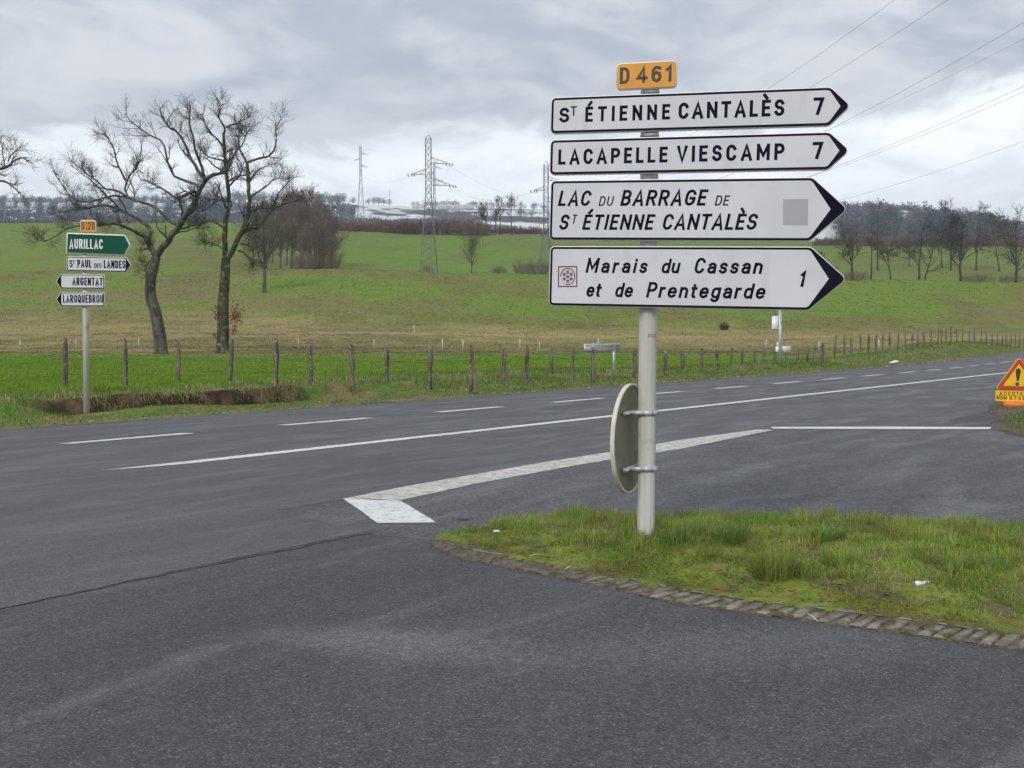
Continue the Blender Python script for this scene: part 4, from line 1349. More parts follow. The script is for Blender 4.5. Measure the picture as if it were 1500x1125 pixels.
def far_signpost():
    b = at(126.3, 606, 0.0); b[2] = ground_z(b[0], b[1])
    root = empty('direction_signpost', b, 'slim far signpost on the opposite verge with a green arrow reading Aurillac', 'signpost')
    top = atY(124.6, 335, b[1])
    mb = MB(); mb.tube([b - [0, 0, .1], (b + top) / 2, top], .0575, 20); mb.build('pole', M['pole'], root, smooth=True)
    pl = Plane([b[0], b[1] - .09, 0], 0); h = pl.hit; nz = pl.N
    Z = lambda x, y: (60 + x / 3.515, 300 + y / 3.515)
    GW = (M['sign_green'], M['sign_green'], M['sign_rim'])
    defs = [
        ([(130, 250), (430, 261), (462, 207), (432, 155), (130, 143)], .022, .001, 0, GW, [('AURILLAC', 147, 226, 317, 228, 12.9)], 'sign_rim', 'green arrow panel pointing right reading Aurillac', .135),
        ([(132, 341), (438, 347), (463, 308), (440, 270), (132, 265)], .008, .016, .07, SW, [('S', 147, 322, 164, 322, 9.6), ('T', 165, 307, 175, 307, 5.5), ('PAUL', 188, 322, 260, 323, 10.2), ('DES', 275, 324, 312, 324, 5.8), ('LANDES', 324, 325, 435, 327, 10.4)], 'sign_black', 'white arrow panel pointing right reading St Paul des Landes', .155),
        ([(328, 433), (103, 432), (78, 393), (106, 354), (328, 358)], .008, .016, .07, SW, [('ARGENTAT', 162, 413, 318, 416, 10.2)], 'sign_black', 'white arrow panel pointing left reading Argentat', .155),
        ([(328, 524), (105, 524), (78, 485), (105, 447), (328, 450)], .008, .016, .07, SW, [('LAROQUEBROU', 114, 504, 321, 505, 10.6)], 'sign_black', 'white arrow panel pointing left reading Laroquebrou', .14),
    ]
    for c, rim, bo, tip, mats, words, tm, lab, wf in defs:
        pan = sign_panel(root, 'sign_panel', [h(*Z(*p)) for p in c], pl, rim, bo, tip, mats, label=lab, rad=.035, tiprad=.03)[0]
        lt = Lettering()
        for t, xa, ya, xb, yb_, cp in words:
            a, e = h(*Z(xa, ya)), h(*Z(xb, yb_)); lt.word(t, a + nz * .004, e + nz * .004, cp / F * np.linalg.norm(a - [0, 0, EYE]), nz, np.array([0, 0, 1.]), wf)
        lt.build('lettering', M[tm], pan)
    pan = sign_panel(root, 'route_plate', [h(*Z(*p)) for p in [(203, 142), (283, 143), (283, 80), (203, 78)]], pl, .012, 0, 0, (M['sign_yellow'], None, M['sign_rim']), rad=.04, label='amber plate reading D120 on the far signpost')[0]
    lt = Lettering()
    for t, xa, xb in (('D', 209, 224), ('1', 231, 239), ('2', 243, 257), ('0', 262, 277)):
        a, e = h(*Z(xa, 128)), h(*Z(xb, 128)); lt.word(t, a + nz * .004, e + nz * .004, 10.4 / F * np.linalg.norm(a - [0, 0, EYE]), nz, np.array([0, 0, 1.]), .13)
    lt.build('lettering', M['text_brown'], pan)
    for y in (352, 388, 411, 438):
        z = atY(125, y, b[1])[2]; mb = MB(); hexagon_collar(mb, [b[0], b[1], z], .057, .066, .03); mb.box([b[0], b[1] - .07, z + .015], .05, .012, .012); mb.build('clamp', M['galv'], root)


far_signpost()


def town_sign():
    p1 = at(868.3, 559.5, 0.02); p2 = at(898.8, 558.5, 0.02)
    c = (p1 + p2) / 2; c[2] = ground_z(*c[:2])
    root = empty('road_sign', c, 'low wide sign board seen from behind on two grey posts at the far verge', 'road sign')
    z0, z1 = atY(868, 514.5, p1[1])[2], atY(868, 503.5, p1[1])[2]
    for p in (p1, p2):
        mb = MB(); q = p.copy(); q[2] = ground_z(*q[:2]) - .1
        V = []; mb.box([q[0], q[1] , (q[2] + z1 + .02) / 2], .04, .02, (z1 + .02 - q[2]) / 2); mb.box([q[0] - .038, q[1] - .03, (q[2] + z1) / 2], .004, .012, (z1 - q[2]) / 2); mb.box([q[0] + .038, q[1] - .03, (q[2] + z1) / 2], .004, .012, (z1 - q[2]) / 2)
        mb.build('post', M['galv'], root)
    a = atY(855.8, 514, p1[1] + .06); b = atY(908.5, 516, p2[1] + .06)
    ax = (b - a); ax[2] = 0; L = np.linalg.norm(ax); ax /= L
    c = (a + b) / 2; c[2] = (z0 + z1) / 2
    n = np.array([ax[1], -ax[0], 0])
    Q = [c - ax * L / 2 - [0, 0, (z1 - z0) / 2], c + ax * L / 2 - [0, 0, (z1 - z0) / 2], c + ax * L / 2 + [0, 0, (z1 - z0) / 2], c - ax * L / 2 + [0, 0, (z1 - z0) / 2]]
    loop = rounded(Q, [.03] * 4, 4)
    mb = MB(); mb.prism(loop, n * 0.0, -n * .03); mb.build('board', M['galv'], root)
    for k, off in enumerate((-.35, -.12, .12, .35)):
        mb = MB(); mb.box(c + n * .012 + [0, 0, off * (z1 - z0)], L / 2 - .03, .008, .008, ax); mb.build('rail', M['pale_rim'] if k in (0, 3) else M['galv'], root)


town_sign()


def small_sign():
    b = at(1143, 537.5, 0.1); b[2] = ground_z(*b[:2])
    root = empty('road_sign', b, 'thin grey pole with two small white boards beyond the road', 'road sign')
    top = atY(1142.5, 452, b[1]); sc = np.linalg.norm(b - [0, 0, EYE]) / F
    mb = MB(); mb.tube([b - [0, 0, .1], top], 2.3 * sc, 12); mb.build('pole', M['galv'], root, smooth=True)
    def board(x0, x1, y0, y1, name, dy):
        a = atY(x0, y1, b[1] + dy); c = atY(x1, y0, b[1] + dy); m = (a + c) / 2
        mb = MB(); Q = [[a[0], m[1], a[2]], [c[0], m[1], a[2]], [c[0], m[1], c[2]], [a[0], m[1], c[2]]]
        mb.prism(rounded(Q, [.02] * 4, 4), np.array([0, -.015, 0]), np.array([0, .015, 0])); mb.build(name, M['sign_rim'], root)
    board(1130.5, 1145.5, 463, 482, 'upper_board', .12); board(1136, 1158.5, 507, 515.5, 'lower_board', .12); board(1138, 1146, 501, 506.4, 'small_plate', .12)
    for y in (472, 511):
        mb = MB(); z = atY(1143, y, b[1])[2]; hexagon_collar(mb, [b[0], b[1], z], 2.2 * sc, 3 * sc, .03, 12); mb.build('clamp', M['galv'], root)


small_sign()


def warning_triangle():
    b = at(1492, 596, 0.05)
    root = empty('warning_sign', b, 'yellow roadworks triangle with an exclamation mark above a yellow plate on an orange foot', 'warning sign')
    pl = Plane([b[0], b[1], 0], math.radians(8)); h = pl.hit; nz = pl.N
    def tri(e):   # inset in metres
        A, B, C = h(1457, 571), h(1529, 572.5), h(1493, 522.5)
        cen = (A + B + C) / 3; inr = np.linalg.norm(np.cross(B - A, C - A)) / (np.linalg.norm(B - A) + np.linalg.norm(C - B) + np.linalg.norm(A - C))
        P = [A, B, C]; la = [np.linalg.norm(C - B), np.linalg.norm(A - C), np.linalg.norm(B - A)]
        I = (A * la[0] + B * la[1] + C * la[2]) / sum(la)
        return [I + (p - I) * (1 - e / inr) for p in P]
    z = .0
    mb = MB(); mb.prism(rounded(tri(0), [.05] * 3), -nz * .02, nz * 0); pan = mb.build('triangle_panel', M['sign_yellow'], root, label='triangular warning panel')
    l1 = rounded(tri(.014), [.045] * 3); l2 = rounded(tri(.085), [.012] * 3); n = len(l1); i = np.arange(n); j = (i + 1) % n
    mb = MB(); mb.add(np.concatenate([l1 + nz * .002, l2 + nz * .002]), [np.stack([i, j, j + n, i + n], 1)]); mb.build('red_border', M['red'], pan)
    mb = MB(); mb.poly(l2 + nz * .003); mb.build('face', M['lemon'], pan)
    Z = lambda x, y, e=.005: h(1380 + x / 7.03, 500 + y / 7.03) + nz * e
    mb = MB()
    drop = [(768, 408), (790, 408), (802, 350), (811, 310), (806, 288), (785, 277), (765, 284), (757, 310), (761, 350)]
    mb.poly([Z(*p) for p in drop]); k = 18
    mb.poly([Z(773 + 20 * math.cos(t), 440 + 19 * math.sin(t)) for t in -np.arange(k) * 2 * math.pi / k])
    mb.build('exclamation_mark', M['text_brown'], pan)
    C = [h(1457.3, 588.3), h(1529, 589.5), h(1529, 573.5), h(1457.8, 572)]
    pan2 = sign_panel(root, 'text_plate', C, pl, .012, 0, 0, (M['lemon'], None, M['sign_yellow']), rad=.03, th=.02, label='yellow plate reading Accotement non stabilisé')[0]
    lt = Lettering()
    for t, xa, xb, y, cp in (('ACCOTEMENT', 588, 1005, 556, 5.2), ('NON', 560, 662, 597, 5.2), ('STABILISÉ', 694, 1030, 601, 5.2)):
        a, e = Z(xa, y, .004), Z(xb, y + 6, .004); lt.word(t, a, e, cp / F * np.linalg.norm(a - [0, 0, EYE]), nz, np.array([0, 0, 1.]), .17)
    lt.build('lettering', M['text_brown'], pan2)
    # frame legs and orange ballast foot
    ax = pl.A
    c = h(1493, 592.5); c[2] = b[2] + .055
    mb = MB(); L = .31
    loop = [c + ax * (-L) + nz * .12 - [0, 0, .055], c + ax * L + nz * .12 - [0, 0, .055], c + ax * L + nz * .09 + [0, 0, .05], c - ax * L + nz * .09 + [0, 0, .05]]
    mb.prism(rounded(loop, [.03] * 4, 5), -nz * .22, nz * 0); mb.build('orange_foot', M['orange'], root)
    for sx in (-1, 1):
        mb = MB(); p = c + ax * sx * .2 - nz * .03; t = h(1493, 575) + ax * sx * .2 - nz * .03
        mb.tube([p - [0, 0, .05], t], .014, 8); mb.build('leg', M['galv'], root)


warning_triangle()

# ------------------------------------------------------------------ pasture fence along the verge
def fence():
    spec = [(96.6, 572.8, 495, 0), (184.6, 569.6, 497.6, 0), (261.4, 560, 502.4, 0.03), (337.6, 563, 497.6, .06), (404, 566, 497, .02), (455, 562.6, 503, 0), (516, 562.8, 505.4, -.02),
            (566.8, 558, 510.6, 0), (629.4, 560.6, 506, .03), (689.8, 561.8, 506.6, .02), (737, 556.6, 510.6, .04), (771.4, 553, 507.5, 0), (808, 549, 507.5, 0), (839.5, 552, 509.7, 0),
            (868, 552, 509, 0), (929, 552, 510.6, .02), (973.7, 551.5, 513, .03), (999.7, 544, 511, 0), (1027.5, 543, 510, 0), (1049.9, 544, 512, 0), (1070, 538, 510, .05), (1086.8, 538.7, 511, .02),
            (1105, 538.7, 511, .02), (1118.8, 534.4, 510, 0), (1135, 533, 505.6, -.02), (1152, 533, 512, -.02), (1168, 531, 509, 0), (1182, 533.6, 508, 0), (1189.6, 532.5, 508, .18), (1201.3, 533.6, 504.8, .08), (1205.6, 531.5, 503, .0)]
    far = [1222, 1236.5, 1247.5, 1260.6, 1272, 1283, 1292.6, 1303, 1314.4, 1326, 1335, 1344, 1353, 1362.8, 1373, 1378.5, 1385, 1392, 1401, 1409, 1419, 1427, 1436.6, 1444, 1452.6, 1460.5, 1468, 1474, 1480, 1487, 1492.5, 1499, 1506]
    root_p = at(516, 562.8, 0)
    root = empty('pasture_fence', (root_p[0], root_p[1], ground_z(*root_p[:2])), 'long wire fence of crooked grey wooden posts along the far verge', 'fence')
    rng = np.random.RandomState(8)
    posts = []
    for x, yb, yt, ln in spec:
        z = 0.0
        for _ in range(6):
            p = at(x, yb, z); z = ground_z(p[0], p[1])
        hgt = (yb - yt) * p[1] / F
        posts.append((p, max(min(hgt, 1.55), .75), ln))
    for x in far:
        X = np.interp(x, FS[:, 4], FS[:, 2]); Yq = np.interp(x, FS[:, 4], 1 / FS[:, 3]) ** -1; X = (x - 750) / F * Yq
        if x > 1500: Yq = FS[-1, 3] + (x - 1500) * .4; X = (x - 750) / F * Yq
        posts.append((np.array([X, Yq, ground_z(X, Yq)]), 1.15 + rng.rand() * .3, (rng.rand() - .5) * .12))
    # off-frame continuation on the left
    for k in range(1, 6):
        p = posts[0][0] - RD * 2.4 * k; posts.append((np.array([p[0], p[1], ground_z(p[0], p[1])]), 1.2, 0))
    tops = []
    for p, hh, ln in posts:
        n = 7; zs = np.linspace(-.2, hh, n); k = 7
        r = (.050 + .02 * rng.rand())
        P = np.array([[p[0] + ln * z + (rng.rand() - .5) * .022, p[1] + (rng.rand() - .5) * .02, p[2] + z] for z in zs])
        R = r * (1 + (rng.rand(n) - .5) * .35); R[-1] *= .8
        mb = MB(); V, Q = tubes(P[None], R[None], k)
        V = V + (rng.rand(len(V), 3) - .5) * .018
        V[-k:, 2] += (rng.rand(k) - .5) * .08
        mb.add(V, [Q, (np.arange(k) + (n - 1) * k)[None]])
        mb.build('post', M['wood'], root)
        tops.append((p, hh, ln))
    order = sorted(tops, key=lambda t: t[0] @ RD)
    for f in (.32, .62, .88):
        mb = MB()
        for (a, ha, la), (b, hb, lb) in zip(order[:-1], order[1:]):
            if np.linalg.norm(a - b) > 12: continue
            A = a + [la * ha * f, -.06, ha * f]; B = b + [lb * hb * f, -.06, hb * f]
            L = np.linalg.norm(B - A); P = np.array([A * (1 - t) + B * t - [0, 0, .05 * 4 * t * (1 - t) * min(L / 3, 1.5)] for t in np.linspace(0, 1, 6)])
            mb.tube(P, .0045, 3, caps=False)
        mb.build('wire', M['wire'], root)
    # second row of pale stakes at the far side of the flat field
    c = at(700, 516, 0); root2 = empty('stake_fence', (c[0], c[1], terrain_z(c[0], c[1])), 'sparse row of short pale stakes at the far end of the bright field', 'fence')
    pts = []
    for x, y, hpx in ((437, 505, 11), (548, 504, 10), (648, 503, 10), (678, 504, 9), (762, 504, 11), (790, 503, 7), (876, 503, 12), (1122, 501, 10), (1200, 500, 8), (1287, 499, 11), (607, 480, 10), (112, 508, 9), (203, 509, 10), (30, 509, 8)):
        Y = 92 if y > 495 else 128
        q = atY(x, y, Y); z = float(terrain_z(q[0], q[1])); hh = hpx * Y / F + .3
        mb = MB(); mb.tube([[q[0], q[1], z - .1], [q[0] + (rng.rand() - .5) * .1, q[1], z + hh]], .07, 6); mb.build('stake', M['stake'], root2)
        if y > 495: pts.append((x, [q[0], q[1], z + hh * .8]))
    pts.sort(); mb = MB()
    for (xa, a), (xb, b) in zip(pts[:-1], pts[1:]): mb.tube([a, b], .006, 3, caps=False)
    mb.build('wire', M['wire'], root2)


fence()


# ------------------------------------------------------------------ bare trees
def norm(v): return v / (np.linalg.norm(v, axis=-1, keepdims=True) + 1e-9)


def spawn(P, R, c, t0, lf, n, spread, jit, up, rf, rng, t1=1.0, taper=.25, minl=0.0, depth=1.0, outv=None):
    """grow c children from each polyline P (B,m,3)"""
    B, m, _ = P.shape
    idx = np.repeat(np.arange(B), c); t = rng.uniform(t0, t1, B * c); u = t * (m - 1); i = np.minimum(u.astype(int), m - 2); f = (u - i)[:, None]
    base = P[idx, i] * (1 - f) + P[idx, i + 1] * f
    r0 = R[idx, i] * (1 - f[:, 0]) + R[idx, i + 1] * f[:, 0]
    tan = norm(P[idx, i + 1] - P[idx, i])
    rnd = rng.randn(B * c, 3); rnd[:, 1] *= depth; side = norm(rnd - tan * (rnd * tan).sum(1, keepdims=True))
    sp = spread * rng.uniform(.7, 1.3, (B * c, 1))
    d = norm(tan * np.cos(sp) + side * np.sin(sp) + np.array([0, 0, up]))
    plen = np.linalg.norm(np.diff(P, axis=1), axis=2).sum(1)[idx]
    L = plen * lf * rng.uniform(.55, 1.25, B * c) * (1.15 - .6 * t)
    L = np.maximum(L, minl)
    seg = (L / (n - 1))[:, None]
    pts = [base]; curl = rng.randn(B * c, 3) * jit * .5
    for k in range(n - 1):
        d = norm(d + rng.randn(B * c, 3) * jit + curl * .3 + np.array([0, 0, up * .35]))
        pts.append(pts[-1] + d * seg)
    Pn = np.stack(pts, 1)
    ra = np.minimum(r0 * rf, L * .045) * rng.uniform(.8, 1.1, B * c)
    Rn = ra[:, None] * np.linspace(1, taper, n)[None]
    return Pn, Rn


def branch_obj(name, sets, mat, parent, rmin, label=None, smooth=True):
    V, Q, n = [], [], 0
    for P, R, k in sets:
        v, q = tubes(P, np.maximum(R, rmin), k); V.append(v); Q.append(q + n); n += len(v)
    V = np.concatenate(V) - np.array(world_loc(parent))
    me = mk_mesh(name, V, [np.concatenate(Q)], mat, smooth)
    o = link(bpy.data.objects.new(name, me), parent); return tag(o, label)


def resample(pts, n, rng, wig):
    pts = np.array(pts, float)
    # chaikin smoothing then even resampling
    for _ in range(2):
        q = [pts[0]]
        for a, b in zip(pts[:-1], pts[1:]): q += [a * .75 + b * .25, a * .25 + b * .75]
        q.append(pts[-1]); pts = np.array(q)
    L = np.concatenate([[0], np.cumsum(np.linalg.norm(np.diff(pts[:, :3], axis=0), axis=1))]); t = np.linspace(0, L[-1], n)
    out = np.stack([np.interp(t, L, pts[:, k]) for k in range(pts.shape[1])], 1)
    w = rng.randn(n, 3) * wig * L[-1] / n; w[0] = 0; w[-1] *= .5
    out[:, :3] += w
    return out


def traced_tree(base_px, Y, limbs, seed, bark, label, fine=(9, 7, 5), up=.22, scale_tw=1.0, trunk_mat=None):
    """limbs: list of (pixel points, r0 px, r1 px); the skeleton of the tree measured at distance Y, then given depth and grown on"""
    rng = np.random.RandomState(seed)
    b = atY(base_px[0], base_px[1], Y); b[2] = float(terrain_z(b[0], b[1])) if Y > 60 else 0
    root = empty('bare_oak_tree', b, label, 'tree', 'large bare oaks in the pasture')
    s = Y / F; known = []; trunkP = []; limbP = []
    for li, (pts, r0, r1) in enumerate(limbs):
        pts = [np.array(p, float) for p in pts]
        if li == 0: y0 = 0.0; slope = 0.0
        else:
            best = min(known, key=lambda k: (k[0] - pts[0][0]) ** 2 + (k[1] - pts[0][1]) ** 2); y0 = best[2]
            slope = rng.uniform(-.75, .75)
        arr = []; ac = 0
        for k, p in enumerate(pts):
            if k: ac += np.linalg.norm(p - pts[k - 1])
            yy = y0 + slope * ac * s
            q = atY(p[0], p[1], Y + yy); arr.append([q[0], q[1], q[2], r0 + (r1 - r0) * k / (len(pts) - 1)])
            known.append((p[0], p[1], yy))
        n = max(8, int(ac / 7))
        # intermediate known points for later junctions
        A = resample(arr, n, rng, .10 if li else .03)
        if li == 0: A[0, 2] = b[2] - .3
        P, R = A[:, :3], A[:, 3] * s * (1 if li == 0 else .88)
        if li == 0: R[0] *= 1.35; R[1] *= 1.08
        (trunkP if r0 > 3.4 else limbP).append((P, R))
    def reg(Ls, n):
        out = []
        for P, R in Ls:
            L = np.linspace(0, len(P) - 1, n); i = np.minimum(L.astype(int), len(P) - 2); f = (L - i)[:, None]
            out.append((P[i] * (1 - f) + P[i + 1] * f, R[i] * (1 - f[:, 0]) + R[i + 1] * f[:, 0]))
        return np.stack([o[0] for o in out]), np.stack([o[1] for o in out])
    T = reg(trunkP, 26); Lm = reg(limbP, 16)
    rough = T[0]
    branch_obj('trunk', [(T[0], T[1], 12)], trunk_mat or bark, root, .02)
    allP = np.concatenate([reg(trunkP[1:], 16)[0], Lm[0]]) if len(trunkP) > 1 else Lm[0]
    allR = np.concatenate([reg(trunkP[1:], 16)[1], Lm[1]]) if len(trunkP) > 1 else Lm[1]
    a, bb, c = fine
    k1 = spawn(allP, allR, a, .18, .29, 8, .95, .24, up, .62, rng, minl=.9)
    k1b = spawn(allP, allR, 3, .75, .20, 7, .6, .22, up, .9, rng, minl=.8)
    k1 = (np.concatenate([k1[0][:, :7], k1b[0]]), np.concatenate([k1[1][:, :7], k1b[1]]))
    k2 = spawn(k1[0], k1[1], bb, .12, .60, 5, .80, .20, up * .8, .62, rng, minl=.75)
    k3 = spawn(k2[0], k2[1], c, .12, .66, 4, .70, .20, up * .6, .6, rng, minl=.55)
    branch_obj('limbs', [(Lm[0], Lm[1], 7), (k1[0], k1[1], 4)], bark, root, .016)
    branch_obj('crown', [(k2[0], k2[1], 3), (k3[0], k3[1], 3)], M['twig'], root, .0085 * scale_tw)
    return root, b, s


A_limbs = [
    ([(236.6, 524), (234.5, 496), (231, 472), (226, 451), (220.5, 435), (220, 414.5), (225, 392), (229, 376)], 9.6, 6.6),
    ([(229, 376), (222.5, 366), (217.5, 356), (214, 348)], 5.0, 4.3),
    ([(214, 348), (222, 340), (224, 336), (217.8, 330.7), (204.5, 322.5), (188, 313), (174, 305.5), (158, 301), (142, 301.5), (130, 304), (118.7, 306), (104, 308), (94, 311)], 3.9, .9),
    ([(214, 348), (206.6, 345), (198, 338.5), (184.7, 333), (170, 327), (158, 328), (146, 329), (136, 331)], 3.3, 1.6),
    ([(229, 376), (239, 361), (251.6, 345), (261.8, 330.7), (272, 316), (282, 302), (286, 293.6), (293.8, 277.6), (301, 263)], 5.4, 3.4),
    ([(294, 277), (286, 271), (276, 267), (265, 262), (254.7, 259.8), (247.6, 245.6), (243, 229.6), (241.4, 210), (233.4, 204.7), (219, 195.8), (201, 187), (189, 176), (183.6, 167)], 2.5, .7),
    ([(301, 263), (291, 250), (284, 240), (277.8, 229.6), (270.7, 211.8), (265, 197.6), (256.5, 190.5), (244, 184), (238, 172), (234, 158)], 2.9, .8),
    ([(298, 258), (296.4, 243.8), (289, 229.6), (286, 215), (285, 201), (277, 187), (275, 172), (279, 160)], 2.4, .7),
    ([(301, 263), (311.6, 254.5), (321, 254), (327, 252.7), (337, 244), (341, 232), (348, 222), (350, 206), (345, 192)], 2.3, .7),
    ([(285, 281), (279, 281), (272.5, 285), (264, 289.5), (256.5, 290), (250, 284), (242, 278), (228, 271), (215.6, 265), (206, 264)], 3.0, 1.0),
    ([(262, 330), (252, 325), (245, 321), (238, 316), (231, 306), (224, 300), (207.6, 296.4), (196, 292), (184.4, 287.6), (183, 276), (185, 264), (193, 253), (204, 240), (206, 226), (208, 214)], 3.2, .8),
    ([(184.4, 288), (176, 281), (165, 277), (152, 277), (143, 266), (130, 257), (119, 248), (108, 238)], 2.0, .7),
    ([(196, 292), (180, 289), (160, 286), (145, 293), (128, 297), (112, 295), (98, 282), (86, 262), (78, 250)], 2.0, .7),
    ([(184, 264), (176, 250), (168, 230), (166, 215), (158, 203), (150, 190)], 1.8, .6),
    ([(174, 305), (163, 292), (150, 280), (134, 264), (118, 254)], 1.7, .6),
    ([(146, 329), (135, 325), (122, 330), (112, 331), (100, 326), (88, 318)], 1.8, .6),
    ([(112, 331), (95, 336), (82, 347), (74, 351), (62, 355), (50, 350)], 1.3, .5),
    ([(254, 342), (263, 340), (276, 338), (288, 334), (298, 336)], 1.4, .5),
    ([(226, 380), (218, 383), (213, 392), (214, 402)], 1.3, .8),
    ([(279, 304), (290, 310), (302, 307), (312, 299)], 1.4, .5),
]
B_limbs = [
    ([(326, 522), (326.8, 484), (326.2, 453.4), (328.3, 422.7), (330.3, 398), (331.3, 379)], 9.6, 6.4),
    ([(331, 380), (329.2, 351), (330.3, 330.7), (332.4, 310), (336, 299), (333.5, 276), (331, 254.5), (329.4, 236.7), (327.6, 215.4), (327.6, 196)], 4.6, 2.2),
    ([(327.6, 197), (331, 186), (322, 178), (320, 170), (321.4, 158), (327, 152)], 1.8, .6),
    ([(331, 187), (338, 183), (347, 180), (357, 175), (367, 171)], 1.5, .6),
    ([(331, 380), (337, 374), (342, 366), (349.7, 349), (355, 338), (360, 326.6), (365, 312), (365, 290), (363.5, 268.7), (363, 243.8), (362, 237)], 4.8, 2.6),
    ([(362, 238), (368, 234.5), (376, 233), (385, 232), (393.4, 229.6), (401, 223), (403.5, 213), (405, 204.7), (403, 190.5), (408, 183), (413, 175), (410, 168)], 2.1, .6),
    ([(362, 240), (358, 231), (352, 224), (349, 211.8), (350, 198), (356, 186)], 2.1, .7),
    ([(349, 349), (358, 338), (366, 334), (372, 334), (378, 333), (384.5, 326.6), (390, 316), (399, 306), (404, 295), (407.6, 284.7), (415, 274), (424, 265)], 3.2, .8),
    ([(399, 306), (408, 302), (418, 299), (428, 296), (440, 294)], 1.8, .6),
    ([(365, 291), (371, 285), (379, 281), (386, 277), (393.4, 272), (399, 264), (405.8, 259.8), (416, 261)], 2.0, .6),
    ([(353, 357), (361, 358), (370, 361), (377, 368), (383, 373)], 1.6, .5),
    ([(348, 367), (356, 369), (364, 377.7), (370, 380), (374, 388)], 1.5, .5),
    ([(325, 364), (315, 358), (307, 353), (300, 360)], 1.2, .5),
    ([(326, 333), (319, 327), (313, 324.5), (303, 324), (294.5, 327), (284, 329)], 1.9, .6),
    ([(333, 274), (341, 267), (350, 258), (356, 246), (352, 236)], 1.9, .7),
    ([(331, 255), (320, 255), (310, 258), (300, 268)], 1.6, .6),
    ([(329, 237), (318, 232), (306, 230), (296, 224)], 1.5, .6),
    ([(328, 215), (318, 205), (308, 192), (300, 182), (296, 168)], 1.8, .6),
    ([(330, 245), (338, 232), (346, 222), (355, 210), (360, 195), (372, 184)], 1.7, .6),
    ([(337, 299), (326, 293), (316, 292), (304, 294)], 1.2, .5),
    ([(365, 312), (374, 306), (384, 304), (396, 306)], 1.8, .7),
    ([(363, 268), (372, 256), (382, 246), (392, 243), (400, 240)], 1.5, .5),
]
YT = 79.0
tA, bA, sA = traced_tree((236.6, 520), 79.5, A_limbs, 3, M['bark'], 'big bare oak with a bent forked trunk, nearest right of the green arrow sign', fine=(8, 5, 5), scale_tw=.72)
tB, bB, sB = traced_tree((326, 518), 81.5, B_limbs, 9, M['bark'], 'big bare oak with a straight mossy trunk standing beside the bent one', fine=(7, 5, 4), scale_tw=.76, trunk_mat=M['bark_moss'])
C_limbs = [
    ([(-75, 520), (-73, 460), (-78, 400), (-72, 340), (-70, 300)], 11, 8),
    ([(-71, 310), (-50, 285), (-25, 263), (-6, 248), (6, 247), (16, 241), (24, 235), (32, 231), (40, 230)], 4.0, .6),
    ([(-55, 290), (-30, 272), (-5, 263), (10, 266), (18, 272), (26, 279), (33, 286)], 2.8, .5),
    ([(6, 247), (7, 238), (4, 228), (2, 216), (6, 208)], 1.4, .5),
    ([(12, 236), (16, 226), (24, 221)], 1.2, .5),
    ([(-70, 310), (-80, 260), (-75, 210), (-60, 170)], 5, 1.5),
    ([(-60, 280), (-45, 240), (-25, 215), (-8, 200)], 3, .8),
]
traced_tree((-75, 520), 80.0, C_limbs, 12, M['bark'], 'bare oak at the left edge whose outermost branches reach into the sky', fine=(4, 4, 3))

# dead brown leaves clinging beside the mossy trunk
def clinging_leaves():
    rng = np.random.RandomState(4); mb = MB()
    root = tB
    V = []; Q = []; n = 0
    for cx, cy, rx, ry, cnt in ((345, 462, 8, 17, 230), (343, 484, 6, 7, 60), (316, 457, 4, 12, 45), (314, 493, 4, 5, 20)):
        for _ in range(cnt):
            p = atY(cx + rng.randn() * rx * .55, cy + rng.randn() * ry * .55, 81 + rng.randn() * .4)
            a = norm(rng.randn(3)); b = norm(np.cross(a, rng.randn(3))); s_ = .07 + rng.rand() * .06
            V += [p - a * s_, p + b * s_ * .6, p + a * s_, p - b * s_ * .6]; Q.append([n, n + 1, n + 2, n + 3]); n += 4
    mb.add(V, [np.array(Q)]); mb.build('dead_leaves', M['leafdead'], root, label='rusty dead leaves clinging to the lower trunk')


clinging_leaves()


def generic_tree(name, b, H, seed, label, group, mat_t, mat_c, lean=(0, 0), first=.3, k=(9, 6, 5), spread=.75, up=.25, wob=.05, rt=.018, lf=.45, rmin=.02, tmax=.80, jit=.2, fork=0, l2=.62):
    rng = np.random.RandomState(seed)
    root = empty(name, b, label, 'tree', group)
    b = np.array(b, float); n = 10; t = np.linspace(0, 1, n)
    def stem(b0, H_, lx, ly, r0):
        P = np.stack([b0[0] + lx * t * H_ + rng.randn(n).cumsum() * wob * H_ / n, b0[1] + ly * t * H_ + rng.randn(n).cumsum() * wob * H_ / n, b0[2] + t * H_ * tmax], 1)
        P[0] = b0; return P, r0 * np.linspace(1, .22, n)
    T = [stem(b, H, lean[0], lean[1], rt * H)]
    T[0][0][0, 2] -= .02 * H; T[0][1][0] *= 1.3
    for f in range(fork):
        i = 3; T.append(stem(T[0][0][i], H * (1 - .33) * .95, lean[0] + rng.uniform(.15, .35) * (1 if f % 2 else -1), rng.uniform(-.2, .2), T[0][1][i] * .8))
    P = np.stack([x[0] for x in T]); R = np.stack([x[1] for x in T])
    k1 = spawn(P, R, k[0], first, lf, 8, spread, jit, up, .55, rng)
    k2 = spawn(k1[0], k1[1], k[1], .10, l2, 6, .75, .24, up * .8, .6, rng)
    k3 = spawn(k2[0], k2[1], k[2], .1, .75, 4, .75, .26, up * .6, .6, rng)
    branch_obj('trunk', [(P, R, 8), (k1[0], k1[1], 5)], mat_t, root, rmin * 1.3)
    branch_obj('crown', [(k2[0], k2[1], 3), (k3[0], k3[1], 3)], mat_c, root, rmin)
    return root


def ground_pt(px, Y):
    q = atY(px, 490, Y); return np.array([q[0], q[1], float(terrain_z(q[0], q[1]))])


